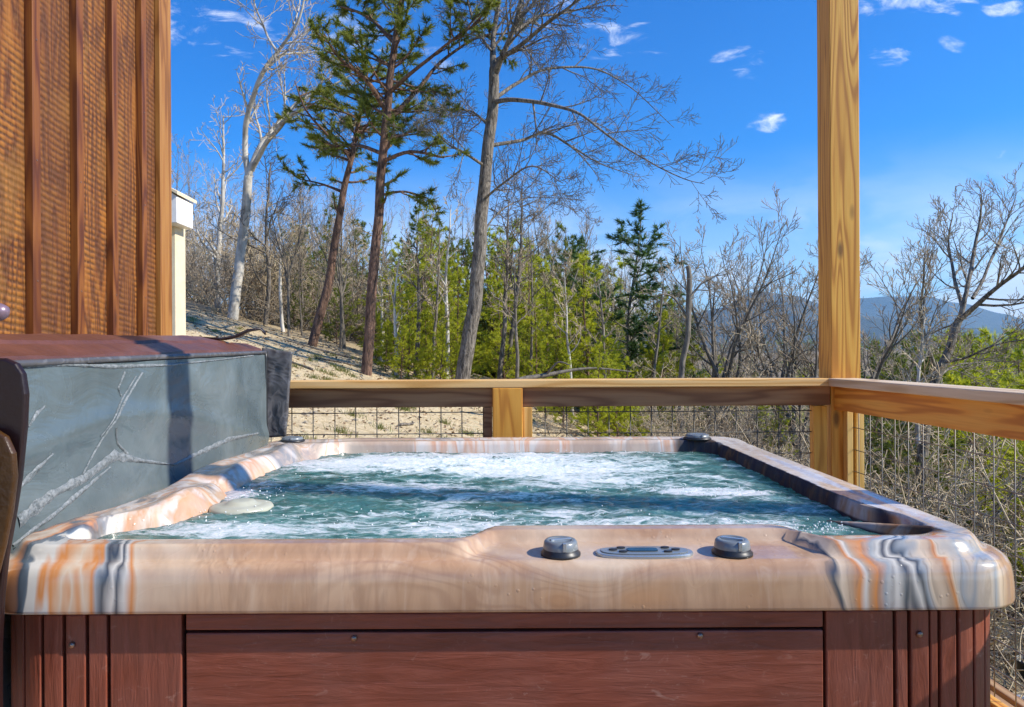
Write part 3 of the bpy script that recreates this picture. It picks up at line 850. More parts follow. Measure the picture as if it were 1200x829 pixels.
# far end skirt flap, facing the camera
f0 = at(317, 409, 3.07); pts_ = [(307,408), (342,413), (335,512), (300,514)]
fl = MB(); nx_, nz_ = 14, 36
for j in range(nz_+1):
    v = j/nz_
    for i in range(nx_+1):
        u = i/nx_
        px = (pts_[0][0]*(1-v)+pts_[3][0]*v)*(1-u)+(pts_[1][0]*(1-v)+pts_[2][0]*v)*u
        py = (pts_[0][1]*(1-v)+pts_[3][1]*v)*(1-u)+(pts_[1][1]*(1-v)+pts_[2][1]*v)*u
        p = at(px, py, 3.235); p.y += .006*noise.noise(Vector((u*3, v*6, 1)))+.003*noise.noise(Vector((u*5, v*8, 5)))
        fl.v.append(tuple(p))
nfr = len(fl.v); fl.v += [(x, y+.012, z) for x, y, z in fl.v]
for j in range(nz_):
    for i in range(nx_):
        a_ = j*(nx_+1)+i; b_ = a_+nx_+1
        fl.f.append((a_, a_+1, b_+1, b_)); fl.f.append((a_+nfr, b_+nfr, b_+1+nfr, a_+1+nfr))
for j in range(nz_):
    for i in (0, nx_): a_ = j*(nx_+1)+i; b_ = a_+nx_+1; fl.f.append((a_, b_, b_+nfr, a_+nfr))
for i in range(nx_):
    for j in (0, nz_): a_ = j*(nx_+1)+i; fl.f.append((a_, a_+1, a_+1+nfr, a_+nfr))
fl.build('end_skirt', M['flap'], cv, smooth=True)
# curled strap handle on top at the far end
mb = MB()
sp = [at(238,399,3.0), at(262,400,3.05), at(278,397,3.07), at(292,390,3.08), at(306,388,3.1), at(311,394,3.11)]
for i, p in enumerate(sp):
    w_ = .02+.012*math.sin(i)
    for (q, hh) in ((-w_, 0), (w_, .0), (w_, .010), (-w_, .010)): mb.v.append((p.x-.0, p.y+q, p.z+hh+.004))
for i in range(len(sp)-1):
    for q in range(4): mb.f.append((i*4+q, i*4+(q+1) % 4, (i+1)*4+(q+1) % 4, (i+1)*4+q))
mb.f.append((0,1,2,3)); k5 = (len(sp)-1)*4; mb.f.append((k5+3,k5+2,k5+1,k5))
mb.build('handle_strap', M['dark_vinyl'], cv, smooth=True)
# near end skirts: vinyl in shade and in sun painted as two tones
def slab(pxl, y_, th, mat, nm, bev=.005):
    mb = MB(); mb.prism([(at(px, py, y_).x, at(px, py, y_).z) for px, py in pxl], 'y', y_, y_+th)
    return mb.build(nm, mat, cv, bevel=bev, seg=3)
slab([(-120,420), (4,420), (18,426), (26,438), (29.5,462), (28,500), (22,560), (14,610), (6,655), (1,700), (-2,760), (-2,840), (-120,840)], 1.31, .016, M['dark_vinyl'], 'near_skirt')
slab([(-120,500), (-10,502), (6,512), (15,532), (17,560), (12,600), (4,640), (-4,672), (-14,700), (-120,700)], 1.285, .014, M['tan_vinyl'], 'near_skirt')
# lifter arm grip at the very left
lf = empty('cover_lifter', (-1.2, 1.35, 0), 'rounded purple grey metal grip at the left edge before the timber wall', 'lifter arm')
p = at(-4, 366, 1.45)
mb = MB(); mb.tube([Vector((p.x-.10, 1.45, p.z-.01)), Vector((p.x-.02, 1.45, p.z)), Vector((p.x+.008, 1.45, p.z)), Vector((p.x+.018, 1.45, p.z-.001)), Vector((p.x+.023, 1.45, p.z-.003))], [.017,.0185,.018,.013,.004], 16)
mb.build('grip', M['grip'], lf, smooth=True)
mb = MB(); mb.tube([Vector((p.x-.09, 1.45, p.z-.01)), Vector((p.x-.16, 1.45, p.z-.03)), Vector((p.x-.25, 1.5, .9)), Vector((p.x-.27, 1.6, .02))], [.012]*4, 10)
mb.build('arm', M['black'], lf, smooth=True)

# ------------------------------------------------------------------ trees
def rot_off(d, ang, az):
    d = d.normalized(); a = d.cross(Vector((0.1, .2, 1)))
    if a.length < .05: a = Vector((1, 0, 0))
    a.normalize(); b = d.cross(a)
    return (d*math.cos(ang) + (a*math.cos(az)+b*math.sin(az))*math.sin(ang)).normalized()
def limb(start, d, L, r, rnd, wob=.12, up=.0, n=6, rend=.25):
    pts = [start.copy()]; rad = [r]; cur = d.normalized()
    for i in range(n):
        cur = (cur + Vector((rnd.gauss(0, wob), rnd.gauss(0, wob), rnd.gauss(0, wob)+up))).normalized()
        pts.append(pts[-1]+cur*(L/n)); rad.append(r*(1-(1-rend)*(i+1)/n))
    return pts, rad
def interp(pts, f):
    k = f*(len(pts)-1); i = min(int(k), len(pts)-2); t = k-i
    return pts[i].lerp(pts[i+1], t), (pts[i+1]-pts[i]).normalized()
def branch_out(pts, rad, T, C, rnd, lvl, maxl, L, counts, ang=(35,65), up=.08, f0=.3, rmin=.004, trunk_lvls=1, shrink=.55):
    n = counts[min(lvl, len(counts)-1)]
    for k in range(n):
        f = f0+(1-f0)*(k+rnd.random()*.8)/n
        f = min(.99, f)
        p, d = interp(pts, f); r = rad[min(int(f*(len(rad)-1)), len(rad)-1)]
        nd = rot_off(d, R(rnd.uniform(*ang)), rnd.uniform(0, 2*PI))
        l2 = L*rnd.uniform(.6, 1.15)*(1.15-f*.55)
        r2 = max(rmin, r*rnd.uniform(.4, .62))
        q, rd = limb(p, nd, l2, r2, rnd, .13, up, 5 if lvl < 2 else 3)
        rd = [max(rmin*.8, t) for t in rd]
        (T if lvl < trunk_lvls else C).tube(q, rd, 6 if lvl < 1 else (4 if lvl < 2 else 3), cap=False)
        if lvl+1 < maxl: branch_out(q, rd, T, C, rnd, lvl+1, maxl, l2*shrink, counts, ang, up, .2, rmin, trunk_lvls, shrink)
def proto_objs(T, C, tm, cm):
    a = T.mesh('trunk', True); a.materials.append(tm); b = C.mesh('crown', False); b.materials.append(cm)
    return a, b
def place(kind, meshes, loc, s, rz, label, cat, group, sz=None, tilt=0):
    t = empty(kind, loc, label, cat, group); t.rotation_euler = (tilt, 0, rz); t.scale = (s, s, sz or s)
    for nm, me in zip(('trunk', 'crown'), meshes):
        o = bpy.data.objects.new(nm, me); COL.objects.link(o); o.parent = t
    return t

# prototypes (10 m tall)
bare = []
for sd in range(7):
    rnd = random.Random(100+sd); T, C = MB(), MB()
    if sd < 4:   # slim woodland sapling
        pts, rad = limb(Vector((0,0,-.4)), Vector((rnd.uniform(-.08,.08), 0, 1)), 10.2, .085, rnd, .05, .02, 12, .12)
        T.tube(pts, rad, 7, cap=False)
        branch_out(pts, rad, T, C, rnd, 0, 3, 2.3, (16, 6, 5), (30,60), .10, .25, .009)
    else:        # spreading crown, forked
        pts, rad = limb(Vector((0,0,-.4)), Vector((rnd.uniform(-.1,.1), 0, 1)), 4.6, .13, rnd, .06, .02, 6, .7)
        T.tube(pts, rad, 8, cap=False)
        for k in range(4):
            nd = rot_off(Vector((0,0,1)), R(rnd.uniform(12, 38)), k*PI/2+rnd.random())
            q, rd = limb(pts[-1-(k % 2)], nd, rnd.uniform(4.4, 6.2), .075, rnd, .09, .05, 9, .12)
            T.tube(q, rd, 6, cap=False)
            branch_out(q, rd, T, C, rnd, 0, 3, 2.0, (9, 6, 5), (28,55), .10, .12, .008)
    bare.append((T, C))
bare_m = [proto_objs(T, C, M['bark_grey'], M['twig']) for T, C in bare]
bare_l = [proto_objs(T, C, M['bark_white'], M['twig_light']) for T, C in bare[:3]]
bare_d = [proto_objs(T, C, M['bark_oak'], M['twig_dark']) for T, C in bare[3:]]

def tuft(C, p, d, rnd, n, L, w):
    for k in range(n):
        nd = rot_off(d, R(abs(rnd.gauss(0, 48))), rnd.uniform(0, 2*PI))
        a = nd.cross(Vector((rnd.gauss(0,1), rnd.gauss(0,1), rnd.gauss(0,1))))
        if a.length < .01: continue
        a.normalize(); l = L*rnd.uniform(.6, 1.15)
        b0 = p + d*rnd.uniform(-.5, .2)*L
        C.tri(b0-a*w*.5, b0+a*w*.5, b0+nd*l)
def pine_limb(T, C, p, nd, L, r, rnd, tl=.17, nt=13, w=.016, up=.03, dens=1.0):
    q, rd = limb(p, nd, L, r, rnd, .12, up, 6, .2)
    T.tube(q, rd, 4, cap=False)
    nb = max(3, int(L*5.5*dens))
    for k in range(nb):
        f = .3+.7*(k+rnd.random())/nb; f = min(f, .98)
        b, d = interp(q, f)
        side = rot_off(d, R(rnd.uniform(35, 65)), rnd.uniform(0, 2*PI)); side.z = side.z*.35+.08
        l2 = L*.34*rnd.uniform(.5, 1.1)*(1.1-f*.5)
        s2, r2 = limb(b, side, l2, max(.004, r*.25), rnd, .15, .04, 3, .5)
        T.tube(s2, r2, 3, cap=False)
        m_ = max(2, int(l2/.085*dens))
        for j in range(m_):
            g = .25+.75*(j+.5)/m_; tp, td = interp(s2, min(.99, g)); tuft(C, tp, td, rnd, nt, tl, w)
    tuft(C, q[-1], (q[-1]-q[-2]).normalized(), rnd, nt*2, tl, w)
pines = []
for sd in range(5):
    rnd = random.Random(300+sd); T, C = MB(), MB()
    H = 7.0
    pts, rad = limb(Vector((0,0,-.3)), Vector((rnd.uniform(-.05,.05), rnd.uniform(-.05,.05), 1)), H+.3, .085, rnd, .03, .02, 12, .1)
    T.tube(pts, rad, 7, cap=False)
    k = .10
    while k < .985:
        p, d = interp(pts, k)
        w_ = (1-k)**.75
        for j in range(rnd.choice((2, 3, 4))):
            L = (.35+1.95*w_)*rnd.uniform(.6, 1.2)
            nd = rot_off(Vector((0,0,1)), R(rnd.uniform(50, 88)-18*k), rnd.uniform(0, 2*PI))
            pine_limb(T, C, p, nd, L, .028*w_+.006, rnd, .19, 18, .026, .05)
        k += rnd.uniform(.040, .070)
    tuft(C, pts[-1], Vector((0,0,1)), rnd, 30, .2, .016)
    pines.append((T, C))
pine_y = [proto_objs(T, C, M['bark_pine'], M['needle_y']) for T, C in pines]
pine_g = [proto_objs(T, C, M['bark_pine'], M['needle']) for T, C in pines]
pine_d = [proto_objs(T, C, M['bark_grey'], M['needle_d']) for T, C in pines]

shrubs = []
for sd in range(5):
    rnd = random.Random(500+sd); T, C = MB(), MB()
    for k in range(6):
        nd = rot_off(Vector((0,0,1)), R(rnd.uniform(8, 58)), rnd.uniform(0, 2*PI))
        q, rd = limb(Vector((rnd.uniform(-.25,.25), rnd.uniform(-.25,.25), -.15)), nd, rnd.uniform(1.4, 2.5), .017, rnd, .17, .03, 7, .3)
        T.tube(q, rd, 5, cap=False)
        branch_out(q, rd, T, C, rnd, 0, 3, .85, (8, 5, 4), (25,75), .03, .1, .0045, shrink=.6)
    shrubs.append((T, C))
shrub_m = [proto_objs(T, C, M['bark_grey'], M['twig']) for T, C in shrubs]
shrub_l = [proto_objs(T, C, M['twig_light'], M['twig_light']) for T, C in shrubs]
ZONES = [(0,252,'at the cabin corner, left of the pale forked tree'), (252,345,'around the foot of the pale forked tree'), (345,425,'behind the leaning pine on the earth bank'),
         (425,535,'between the tall straight pine and the big bare oak'), (535,640,'just right of the big bare oak trunk'), (640,780,'behind the railing around the feathery evergreen'),
         (780,960,'beyond the back railing just left of the corner post'), (960,1075,'just right of the corner post beyond the wire'), (1075,1600,'past the side railing at the right edge')]
def zone(px):
    for a, b, t in ZONES:
        if px < b: return t
    return ZONES[-1][2]
def lerpc(c, x):
    for k in range(len(c)-1):
        if x <= c[k+1][0]:
            f = (x-c[k][0])/(c[k+1][0]-c[k][0]); return c[k][1]*(1-f)+c[k+1][1]*f
    return c[-1][1]
rnd = random.Random(42)
topline = [(0,170), (205,165), (300,205), (420,215), (560,240), (680,275), (790,300), (870,300), (960,330), (990,385), (1100,398), (1300,400)]
def spot(px, d): x = (px-586)/F*d; return x, d, hgt(x, d)
def put(kind, meshes, px, d, topy, label, cat, group, baseH, widen=1, rz=None, minh=1.0):
    x, y, g = spot(px, d)
    H = max(minh, CAMZ+(414.5-topy)/F*d - g)
    s = H/baseH
    return place(kind, meshes, (x, y, g-.05), s*widen, rnd.uniform(0, 2*PI) if rz is None else rz, label, cat, group, sz=s)
# woodland saplings
for k in range(92):
    px = rnd.uniform(196, 1215) if k % 3 else rnd.uniform(196, 420)
    d = rnd.uniform(15, 42) if px < 900 else rnd.uniform(18, 45)
    if 425 < px < 570 and rnd.random() < .7: continue
    if 570 < px < 780 and rnd.random() < .3: continue
    if px > 985: 
        if rnd.random() < .6: continue
    yt = lerpc(topline, px)+abs(rnd.gauss(0, 60 if px < 985 else 20))
    c = rnd.random()
    if c < .50: me, lab = rnd.choice(bare_m[:4]), 'slim grey leafless sapling '
    elif c < .72: me, lab = rnd.choice(bare_l), 'thin pale straw coloured leafless sapling '
    elif c < .86: me, lab = rnd.choice(bare_m[4:]), 'spreading grey leafless tree '
    else: me, lab = rnd.choice(bare_d), 'slender dark leafless sapling '
    put('bare_sapling', me, px, d, yt, lab+zone(px), 'tree', 'leafless saplings of the wood', 10.0, widen=rnd.uniform(.55, .95))
for k in range(75):
    px = rnd.uniform(200, 860); d = rnd.uniform(24, 40)
    yt = lerpc(topline, px)+rnd.uniform(-15, 60)
    me, lab = (rnd.choice(bare_m[:4]), 'tall slim grey background trunk ') if rnd.random() < .7 else (rnd.choice(bare_l), 'tall pale background trunk ')
    put('bare_sapling', me, px, d, yt, lab+zone(px), 'tree', 'tall leafless trees at the back of the wood', 10.0, widen=rnd.uniform(.45, .7))
# young pines
for k in range(46):
    px = rnd.uniform(290, 800); d = rnd.uniform(22, 36); ty = lerpc([(0,240),(290,262),(420,250),(560,262),(700,300),(800,345)], px)+rnd.uniform(0, 70)
    put('young_pine', rnd.choice(pine_g if rnd.random() < .45 else pine_y), px, d, ty, 'background pine deep in the wood '+zone(px), 'pine', 'background pines of the wood', 7.0, widen=1.15)
def ypine(px, d, ty, me, lab, wd=1.0): wd *= rnd.uniform(.7, 1.0); put('young_pine', me, px, d, ty, lab+zone(px), 'pine', 'young pines in the wood', 7.0, widen=wd)
for (px, d, ty) in ((330,24,262),(352,20,290),(385,24,250),(402,17,300),(450,19,255),(470,16,300),(492,20,262),(512,15.5,318),(528,21,270),(545,17,330),(466,14.5,345),(500,14,360),(440,22,300),(420,26,262),(360,28,262),(452,13.6,372),(478,13.2,330),(508,13.4,345),(530,14,362),(345,17.5,330),(395,16.5,340),(520,18,285),(486,24,248),(340,22,275),(462,15,318),(486,15.5,300),(535,16,300),(548,15,370),(440,14.5,352),(500,19,240),(515,13,385),(470,13,392),(318,21,300),(372,19,300)):
    yel = px > 430 and d < 20.5
    ypine(px, d, ty, rnd.choice(pine_y if yel else pine_g), 'yellow green young pine ' if yel else 'mid green young pine ', 1.05)
for (px, d, ty) in ((600,22,262),(618,20,285),(640,18,300),(662,25,268),(690,20,330),(668,15,362),(705,16,350),(722,14,392),(760,22,330),(690,26,285),(790,19,350),(765,15,395),(700,11.5,404),(660,12,412),(725,11.8,410),(735,12.5,418),(700,12.5,422),(640,13,420)):
    yel = ty > 340 or px < 650
    ypine(px, d, ty, rnd.choice(pine_y if yel else pine_g), 'yellow green young pine ' if yel else 'mid green young pine ', 1.15)
for (px, d, ty) in ((880,16,440),(690,15,300),(655,14.5,330),(628,14,352),(775,15.5,365),(820,16,395),(590,16,330),(612,15,380),(915,14,470),(930,20,430),(850,22,420),(1060,26,405),(1100,24,398),(1125,20,402),(1150,26,388),(1165,18,405),(1190,22,392),(1205,16,410),(1140,15,430),(1180,13,450),(1215,28,385),(1075,19,415),(1050,17,425),(1110,16,418),(1120,28,390),(1180,24,392),(1035,22,412),(1200,20,398),(1160,12.5,445),(1040,11,500),(1100,10.5,520),(1150,10,540),(1190,11,500),(1065,13,470),(1015,14,460),(1215,9.5,520),(1030,30,410),(1085,32,400)):
    yel = px > 1110 or px < 940
    ypine(px, d, ty, rnd.choice(pine_y if yel else pine_g), 'yellow green young pine ' if yel else 'mid green young pine ', 1.2)
# feathery evergreen and its neighbour
put('hemlock', pine_d[1], 742, 17, 246, 'feathery dark evergreen with upswept top seen over the back railing', 'evergreen', None, 7.0, 1.3, 1.0)
put('hemlock', pine_d[3], 690, 21, 280, 'smaller evergreen just left of the feathery dark evergreen', 'evergreen', None, 7.0, 1.1, 2.0)
# shrubs
for k in range(105):
    c = k % 5
    if c == 0: px, d = rnd.uniform(205, 440), rnd.uniform(17.5, 24)
    elif c == 1: px, d = rnd.uniform(770, 960), rnd.uniform(12, 20)
    elif c == 2: px, d = rnd.uniform(640, 960), rnd.uniform(6.5, 12)
    else: px, d = rnd.uniform(1000, 1330), rnd.uniform(5.0, 15)
    x, y, g = spot(px, d)
    if c > 2 and d < 8 and px > 1110: continue
    lt = rnd.random() < .5
    s = rnd.uniform(.8, 1.35)
    if c >= 2:
        ty = rnd.uniform(440, 560) if c > 2 else rnd.uniform(462, 520)
        s = max(.25, min(1.4, (CAMZ+(414.5-ty)/F*d-g)/2.1))
    place('bare_shrub', rnd.choice(shrub_l if lt else shrub_m), (x, y, g-.05), s, rnd.uniform(0, 6.28), ('tangled pale straw bare shrub ' if lt else 'tangled grey bare shrub ')+zone(px), 'shrub', 'leafless shrubs on the slope')

# --- hero trees, each with its own skeleton
def skeleton(T, paths, sides=9):
    out = []
    for path in paths:
        pts = [at(px, py, d) for px, py, d, r in path]; rad = [r for *_, r in path]
        # smooth resample
        P, Q = [], []
        for i in range(len(pts)-1):
            p0 = pts[max(0, i-1)]; p1 = pts[i]; p2 = pts[i+1]; p3 = pts[min(len(pts)-1, i+2)]
            for k in range(5):
                t = k/5
                v = .5*((2*p1)+(p2-p0)*t+(2*p0-5*p1+4*p2-p3)*t*t+(3*p1-p0-3*p2+p3)*t**3)
                v += Vector((noise.noise(v*1.7), noise.noise(v*1.7+Vector((9,0,0))), 0))*.035
                P.append(v); Q.append(rad[i]*(1-t)+rad[i+1]*t)
        P.append(pts[-1]); Q.append(rad[-1])
        T.tube(P, Q, sides if rad[0] > .05 else 5, cap=False); out.append((P, Q))
    return out
def hero(kind, T, C, tm, cm, base, label, cat='tree'):
    t = empty(kind, base, label, cat)
    T.build('trunk', tm, t, smooth=True); C.build('crown', cm, t)
    return t
def gz(px, d): x, y, g = spot(px, d); return g
# A pale sycamore
T, C = MB(), MB(); rnd = random.Random(7); d = 16.5
P = skeleton(T, [[(a_,b_,c_,r_*.74) for a_,b_,c_,r_ in pth] for pth in [
 [(272,378,d,.17),(278,330,d,.155),(284,280,d,.145),(290,232,d,.135),(292,205,d,.13)],
 [(292,208,d,.10),(287,165,d,.085),(293,125,d-.3,.075),(310,82,d-.6,.065),(330,55,d-.7,.05),(352,20,d-1,.035),(362,-25,d-1,.02)],
 [(293,205,d,.10),(304,175,d,.085),(326,145,d+.3,.07),(352,118,d+.6,.055),(385,103,d+.9,.04),(412,88,d+1,.02)],
 [(296,200,d,.09),(312,168,d-.4,.07),(330,148,d-.8,.06),(345,132,d-1,.05),(372,126,d-1.2,.035),(400,130,d-1.5,.015)],
 [(325,62,d-.7,.045),(312,38,d-.4,.035),(300,8,d-.3,.025),(292,-20,d,.02)],
 [(316,78,d-.6,.035),(335,64,d-.4,.03),(362,62,d,.02),(392,60,d+.2,.01)],
 [(345,28,d-1,.03),(352,0,d-.8,.02),(340,-25,d-.8,.015)],
 [(345,132,d-1,.03),(360,146,d-1,.022),(380,152,d-1.1,.015),(396,170,d-1.2,.008)],
]])
for (p, q) in P[1:]: branch_out(p, q, T, C, rnd, 0, 3, 1.35, (10, 6, 5), (30,60), .06, .2, .006)
hero('sycamore_tree', T, C, M['bark_white'], M['twig_light'], at(272,378,d), 'pale barked forked leafless tree standing on the bank right of the cabin')
# A2 slim white tree, dark slender neighbours
def slim(px0, py0, px1, py1, d, r, label, tm, cm, seed, L=1.2, top=None, f0=.3, n=16):
    T, C = MB(), MB(); rn = random.Random(seed)
    g = gz(px0, d); p0 = at(px0, py0, d)
    P = skeleton(T, [[(px0, py0, d, r), ((px0*2+px1)/3+rn.uniform(-4,4), (py0*2+py1)/3, d, r*.8), ((px0+px1*2)/3+rn.uniform(-4,4), (py0+py1*2)/3, d, r*.55), (px1, py1, d, r*.15)]])
    branch_out(P[0][0], P[0][1], T, C, rn, 0, 3, L, (n, 5, 4), (35,65), .08, f0, .006)
    return hero('slim_tree', T, C, tm, cm, p0, label)
slim(256,385,262,135,19,.085,'slim whitish leafless tree just left of the pale forked tree',M['bark_white'],M['twig_light'],21,1.5)
slim(308,400,318,190,17,.06,'thin dark leafless tree right of the pale forked tree',M['bark_oak'],M['twig_dark'],22,1.6)
slim(485,470,488,290,14,.06,'slender curved trunk between the straight pine and the big oak',M['bark_oak'],M['twig'],23,.8,f0=.6)
slim(583,480,596,235,15,.06,'thin dark trunk close on the right of the big bare oak',M['bark_oak'],M['twig_dark'],24,1.0,f0=.5)
slim(594,490,612,215,17,.07,'lichen grey slim tree second to the right of the big bare oak',M['bark_grey'],M['twig'],25,1.3,f0=.5)
slim(476,480,452,330,16,.05,'leaning thin dark trunk right of the straight pine',M['bark_oak'],M['twig_dark'],26,.6,f0=.6)
slim(607,480,600,300,13.5,.045,'pale slim trunk nearest the railing post on its right',M['bark_grey'],M['twig'],27,.7,f0=.5)

rn2 = random.Random(90)
for px, d_, ty, nm in ((335,16.5,250,'thin grey trunk leaning beside the leaning brown pine on its left'),(350,18,225,'straight grey trunk between the pale forked tree and the leaning pine'),(402,16,262,'thin trunk between the two tall pines'),(447,15,270,'straight thin trunk hugging the right side of the tall pine'),(462,13.2,300,'pale thin trunk in front of the yellow green pines'),(502,13.4,262,'grey thin trunk midway between tall pine and oak'),(520,14,240,'slightly bent thin trunk left of the oak foot'),(628,14,262,'thin pale trunk over the railing right of its post'),(648,15,300,'short thin dark trunk right of the railing post'),(672,13.5,318,'thin twisted trunk left of the feathery evergreen'),(712,14,330,'pale thin trunk directly below the feathery evergreen'),(765,14.5,322,'thin grey trunk right of the feathery evergreen'),(830,15,330,'thin grey trunk just right of the broken snag')):
    lean = rn2.uniform(-14, 14)
    w2 = rn2.random()
    slim(px, 500 if px > 440 else 410, px+lean, ty, d_, rn2.uniform(.035, .055), nm, M['bark_white' if w2 < .45 else 'bark_grey'], M['twig_light' if w2 < .45 else 'twig'], 200+px, .7, f0=.45, n=10)
# B and C tall pines
def tallpine(paths, limbs, seed, label, lean=1.0, fan=None, nt=24):
    T, C = MB(), MB(); rn = random.Random(seed)
    P = skeleton(T, paths, 12)
    pts, rad = P[0]
    for (f, n, L) in limbs:
        for k in range(n):
            ff = min(.995, f+rn.uniform(-.03, .03)); p, d_ = interp(pts, ff)
            nd = rot_off(Vector((0,0,1)), R(rn.uniform(58, 95)), rn.uniform(0, 2*PI))
            pine_limb(T, C, p, nd, L*rn.uniform(.6, 1.2), .02+.022*(1-ff), rn, .13, nt, .015, .045, 1.35)
    if fan:
        for (path, L, n) in fan:
            Q = skeleton(T, [path], 6)
            for k in range(n):
                ff = .35+.64*(k+rn.random()*.8)/n; p, d_ = interp(Q[0][0], min(.99, ff))
                nd = rot_off(d_, R(rn.uniform(30, 75)), rn.uniform(0, 2*PI)); nd.z = nd.z*.5+.1
                pine_limb(T, C, p, nd, L*rn.uniform(.6, 1.1), .018, rn, .13, nt, .015, .04, 1.45)
    return hero('tall_pine', T, C, M['bark_pine'], M['needle'], paths[0][0] and at(paths[0][0][0], paths[0][0][1], paths[0][0][2]), label, 'pine')
d = 12.5
tallpine([[(427,460,d,0.0999),(433,380,d,0.0888),(440,300,d,0.0851),(446,220,d,0.0777),(452,150,d,0.0740),(458,90,d,0.0629),(467,30,d,0.0525),(474,-40,d,0.0420),(478,-110,d,0.0210)]],
 [(.36,2,0.5180),(.42,3,0.6660),(.47,4,1.0),(.52,4,1.1),(.57,5,1.2),(.62,5,1.2),(.68,5,1.2),(.74,6,1.2),(.82,6,1.2),(.90,6,1.1),(.97,5,1.0)], 31,
 'tall straight red barked pine with ragged crown behind the back railing',
 fan=[([(452,130,d,.05),(430,95,d-.4,.04),(400,70,d-.6,.03),(380,40,d-.8,.015)],.75,7),
      ([(450,145,d,.05),(485,110,d+.4,.04),(520,70,d+.8,.03),(560,45,d+1,.02),(600,38,d+1.2,.01)],.8,9),
      ([(455,110,d,.04),(500,70,d-.5,.03),(540,40,d-.8,.02),(570,20,d-.9,.012)],.8,8),
      ([(448,190,d,.04),(480,178,d-.4,.03),(520,185,d-.8,.015)],.6,6),
      ([(448,180,d,.04),(415,170,d+.4,.03),(380,175,d+.8,.015)],.6,6),
      ([(444,230,d,.03),(475,225,d+.2,.02),(505,235,d+.3,.01)],.55,5),
      ([(463,50,d,.04),(430,20,d+.3,.03),(400,8,d+.5,.015)],.7,6),
      ([(470,0,d,.04),(510,-15,d-.2,.03),(545,-20,d-.4,.015)],.8,7)])
d = 15
tallpine([[(363,415,d,0.1014),(375,372,d,0.0936),(387,315,d,0.0858),(398,250,d,0.0741),(408,200,d,0.0600),(416,165,d,0.0450),(424,120,d,0.0300),(430,80,d,0.0150)]],
 [(.45,2,0.4680),(.54,3,0.6240),(.62,5,1.0),(.68,5,1.2),(.74,6,1.2),(.80,6,1.2),(.88,6,1.2),(.95,5,1.0),(.985,4,0.6240)], 32,
 'leaning brown pine on the bank left of the straight pine',
 fan=[([(410,185,d,.04),(385,160,d-.3,.03),(360,130,d-.5,.02),(345,95,d-.5,.01)],.8,7),
      ([(414,165,d,.04),(440,140,d+.5,.03),(470,125,d+.8,.01)],.7,5),
      ([(402,225,d,.04),(375,215,d+.3,.02),(350,210,d+.5,.01)],.7,5)])
# D big bare oak
T, C = MB(), MB(); rnd = random.Random(9); d = 12.8
P = skeleton(T, [
 [(537,475,d,0.1360),(545,425,d,0.1320),(556,350,d,0.1240),(563,280,d,0.1160),(568,210,d,0.1080),(575,150,d,0.1000),(578,110,d,0.0960),(579,80,d,0.0840)],
 [(579,84,d,0.0680),(578,45,d+.2,0.0462),(585,5,d+.3,0.0396),(590,-40,d+.3,0.0264)],
 [(580,88,d,0.0680),(594,55,d-.3,0.0462),(608,15,d-.5,0.0396),(618,-30,d-.6,0.0264)],
 [(584,70,d,0.0462),(612,52,d-.8,0.0363),(640,28,d-1.2,0.0297),(672,5,d-1.5,0.0198),(700,-15,d-1.7,0.0132)],
 [(577,120,d,0.0495),(602,117,d-.4,0.0396),(640,122,d-.8,0.0330),(680,135,d-1.2,0.0231),(720,165,d-1.5,0.0165),(760,190,d-1.8,0.0119),(800,210,d-2,0.0079),(826,216,d-2.1,0.0040)],
 [(577,118,d,0.0396),(606,98,d+.5,0.0330),(640,82,d+1,0.0264),(690,80,d+1.4,0.0185),(735,100,d+1.8,0.0119),(790,150,d+2,0.0053)],
 [(573,172,d,0.0396),(610,165,d+.3,0.0317),(640,156,d+.5,0.0264),(670,172,d+.7,0.0198),(700,190,d+.8,0.0132),(740,205,d+1,0.0066)],
 [(568,195,d,0.0297),(545,180,d-.5,0.0231),(525,170,d-.9,0.0132),(510,150,d-1.2,0.0066)],
 [(574,150,d,0.0297),(555,132,d+.4,0.0198),(535,128,d+.8,0.0099)],
 [(566,235,d,0.0264),(590,215,d-.5,0.0198),(625,195,d-.9,0.0132),(660,215,d-1,0.0066)],
 [(563,280,d,0.0198),(585,250,d+.4,0.0165),(620,232,d+.8,0.0099),(680,235,d+1.2,0.0053)],
 [(600,40,d-.4,0.0330),(630,20,d,0.0264),(665,15,d+.4,0.0165),(720,-2,d+.8,0.0079)],
 [(577,60,d,0.0264),(556,30,d+.2,0.0198),(545,-10,d+.2,0.0132)],
], 12)
for (p, q) in P[1:]: branch_out(p, q, T, C, rnd, 0, 3, 1.02, (13, 8, 6), (28,62), .03, .18, .0042)
hero('bare_oak', T, C, M['bark_oak'], M['bark_grey'], at(537,475,d), 'big bare oak with long branches spreading right over the back railing')
# snag
T, C = MB(), MB(); rnd = random.Random(12); d = 13.5
P = skeleton(T, [[(796,560,d,0.0595),(799,440,d,0.0560),(806,385,d,0.0525),(808,350,d,0.0525),(806,312,d,0.0434)], [(806,372,d,0.0280),(790,350,d,0.0210),(775,345,d-.3,0.0140),(762,352,d-.3,0.0084)], [(808,350,d,0.0280),(826,328,d+.2,0.0175),(850,322,d+.4,0.0084)]])
for (p, q) in P[1:]: branch_out(p, q, T, C, rnd, 0, 2, .7, (6, 4), (30,70), .0, .2, .006)
hero('dead_snag', T, C, M['bark_grey'], M['twig'], at(796,560,d), 'pale dead trunk with a broken top left of the corner post')
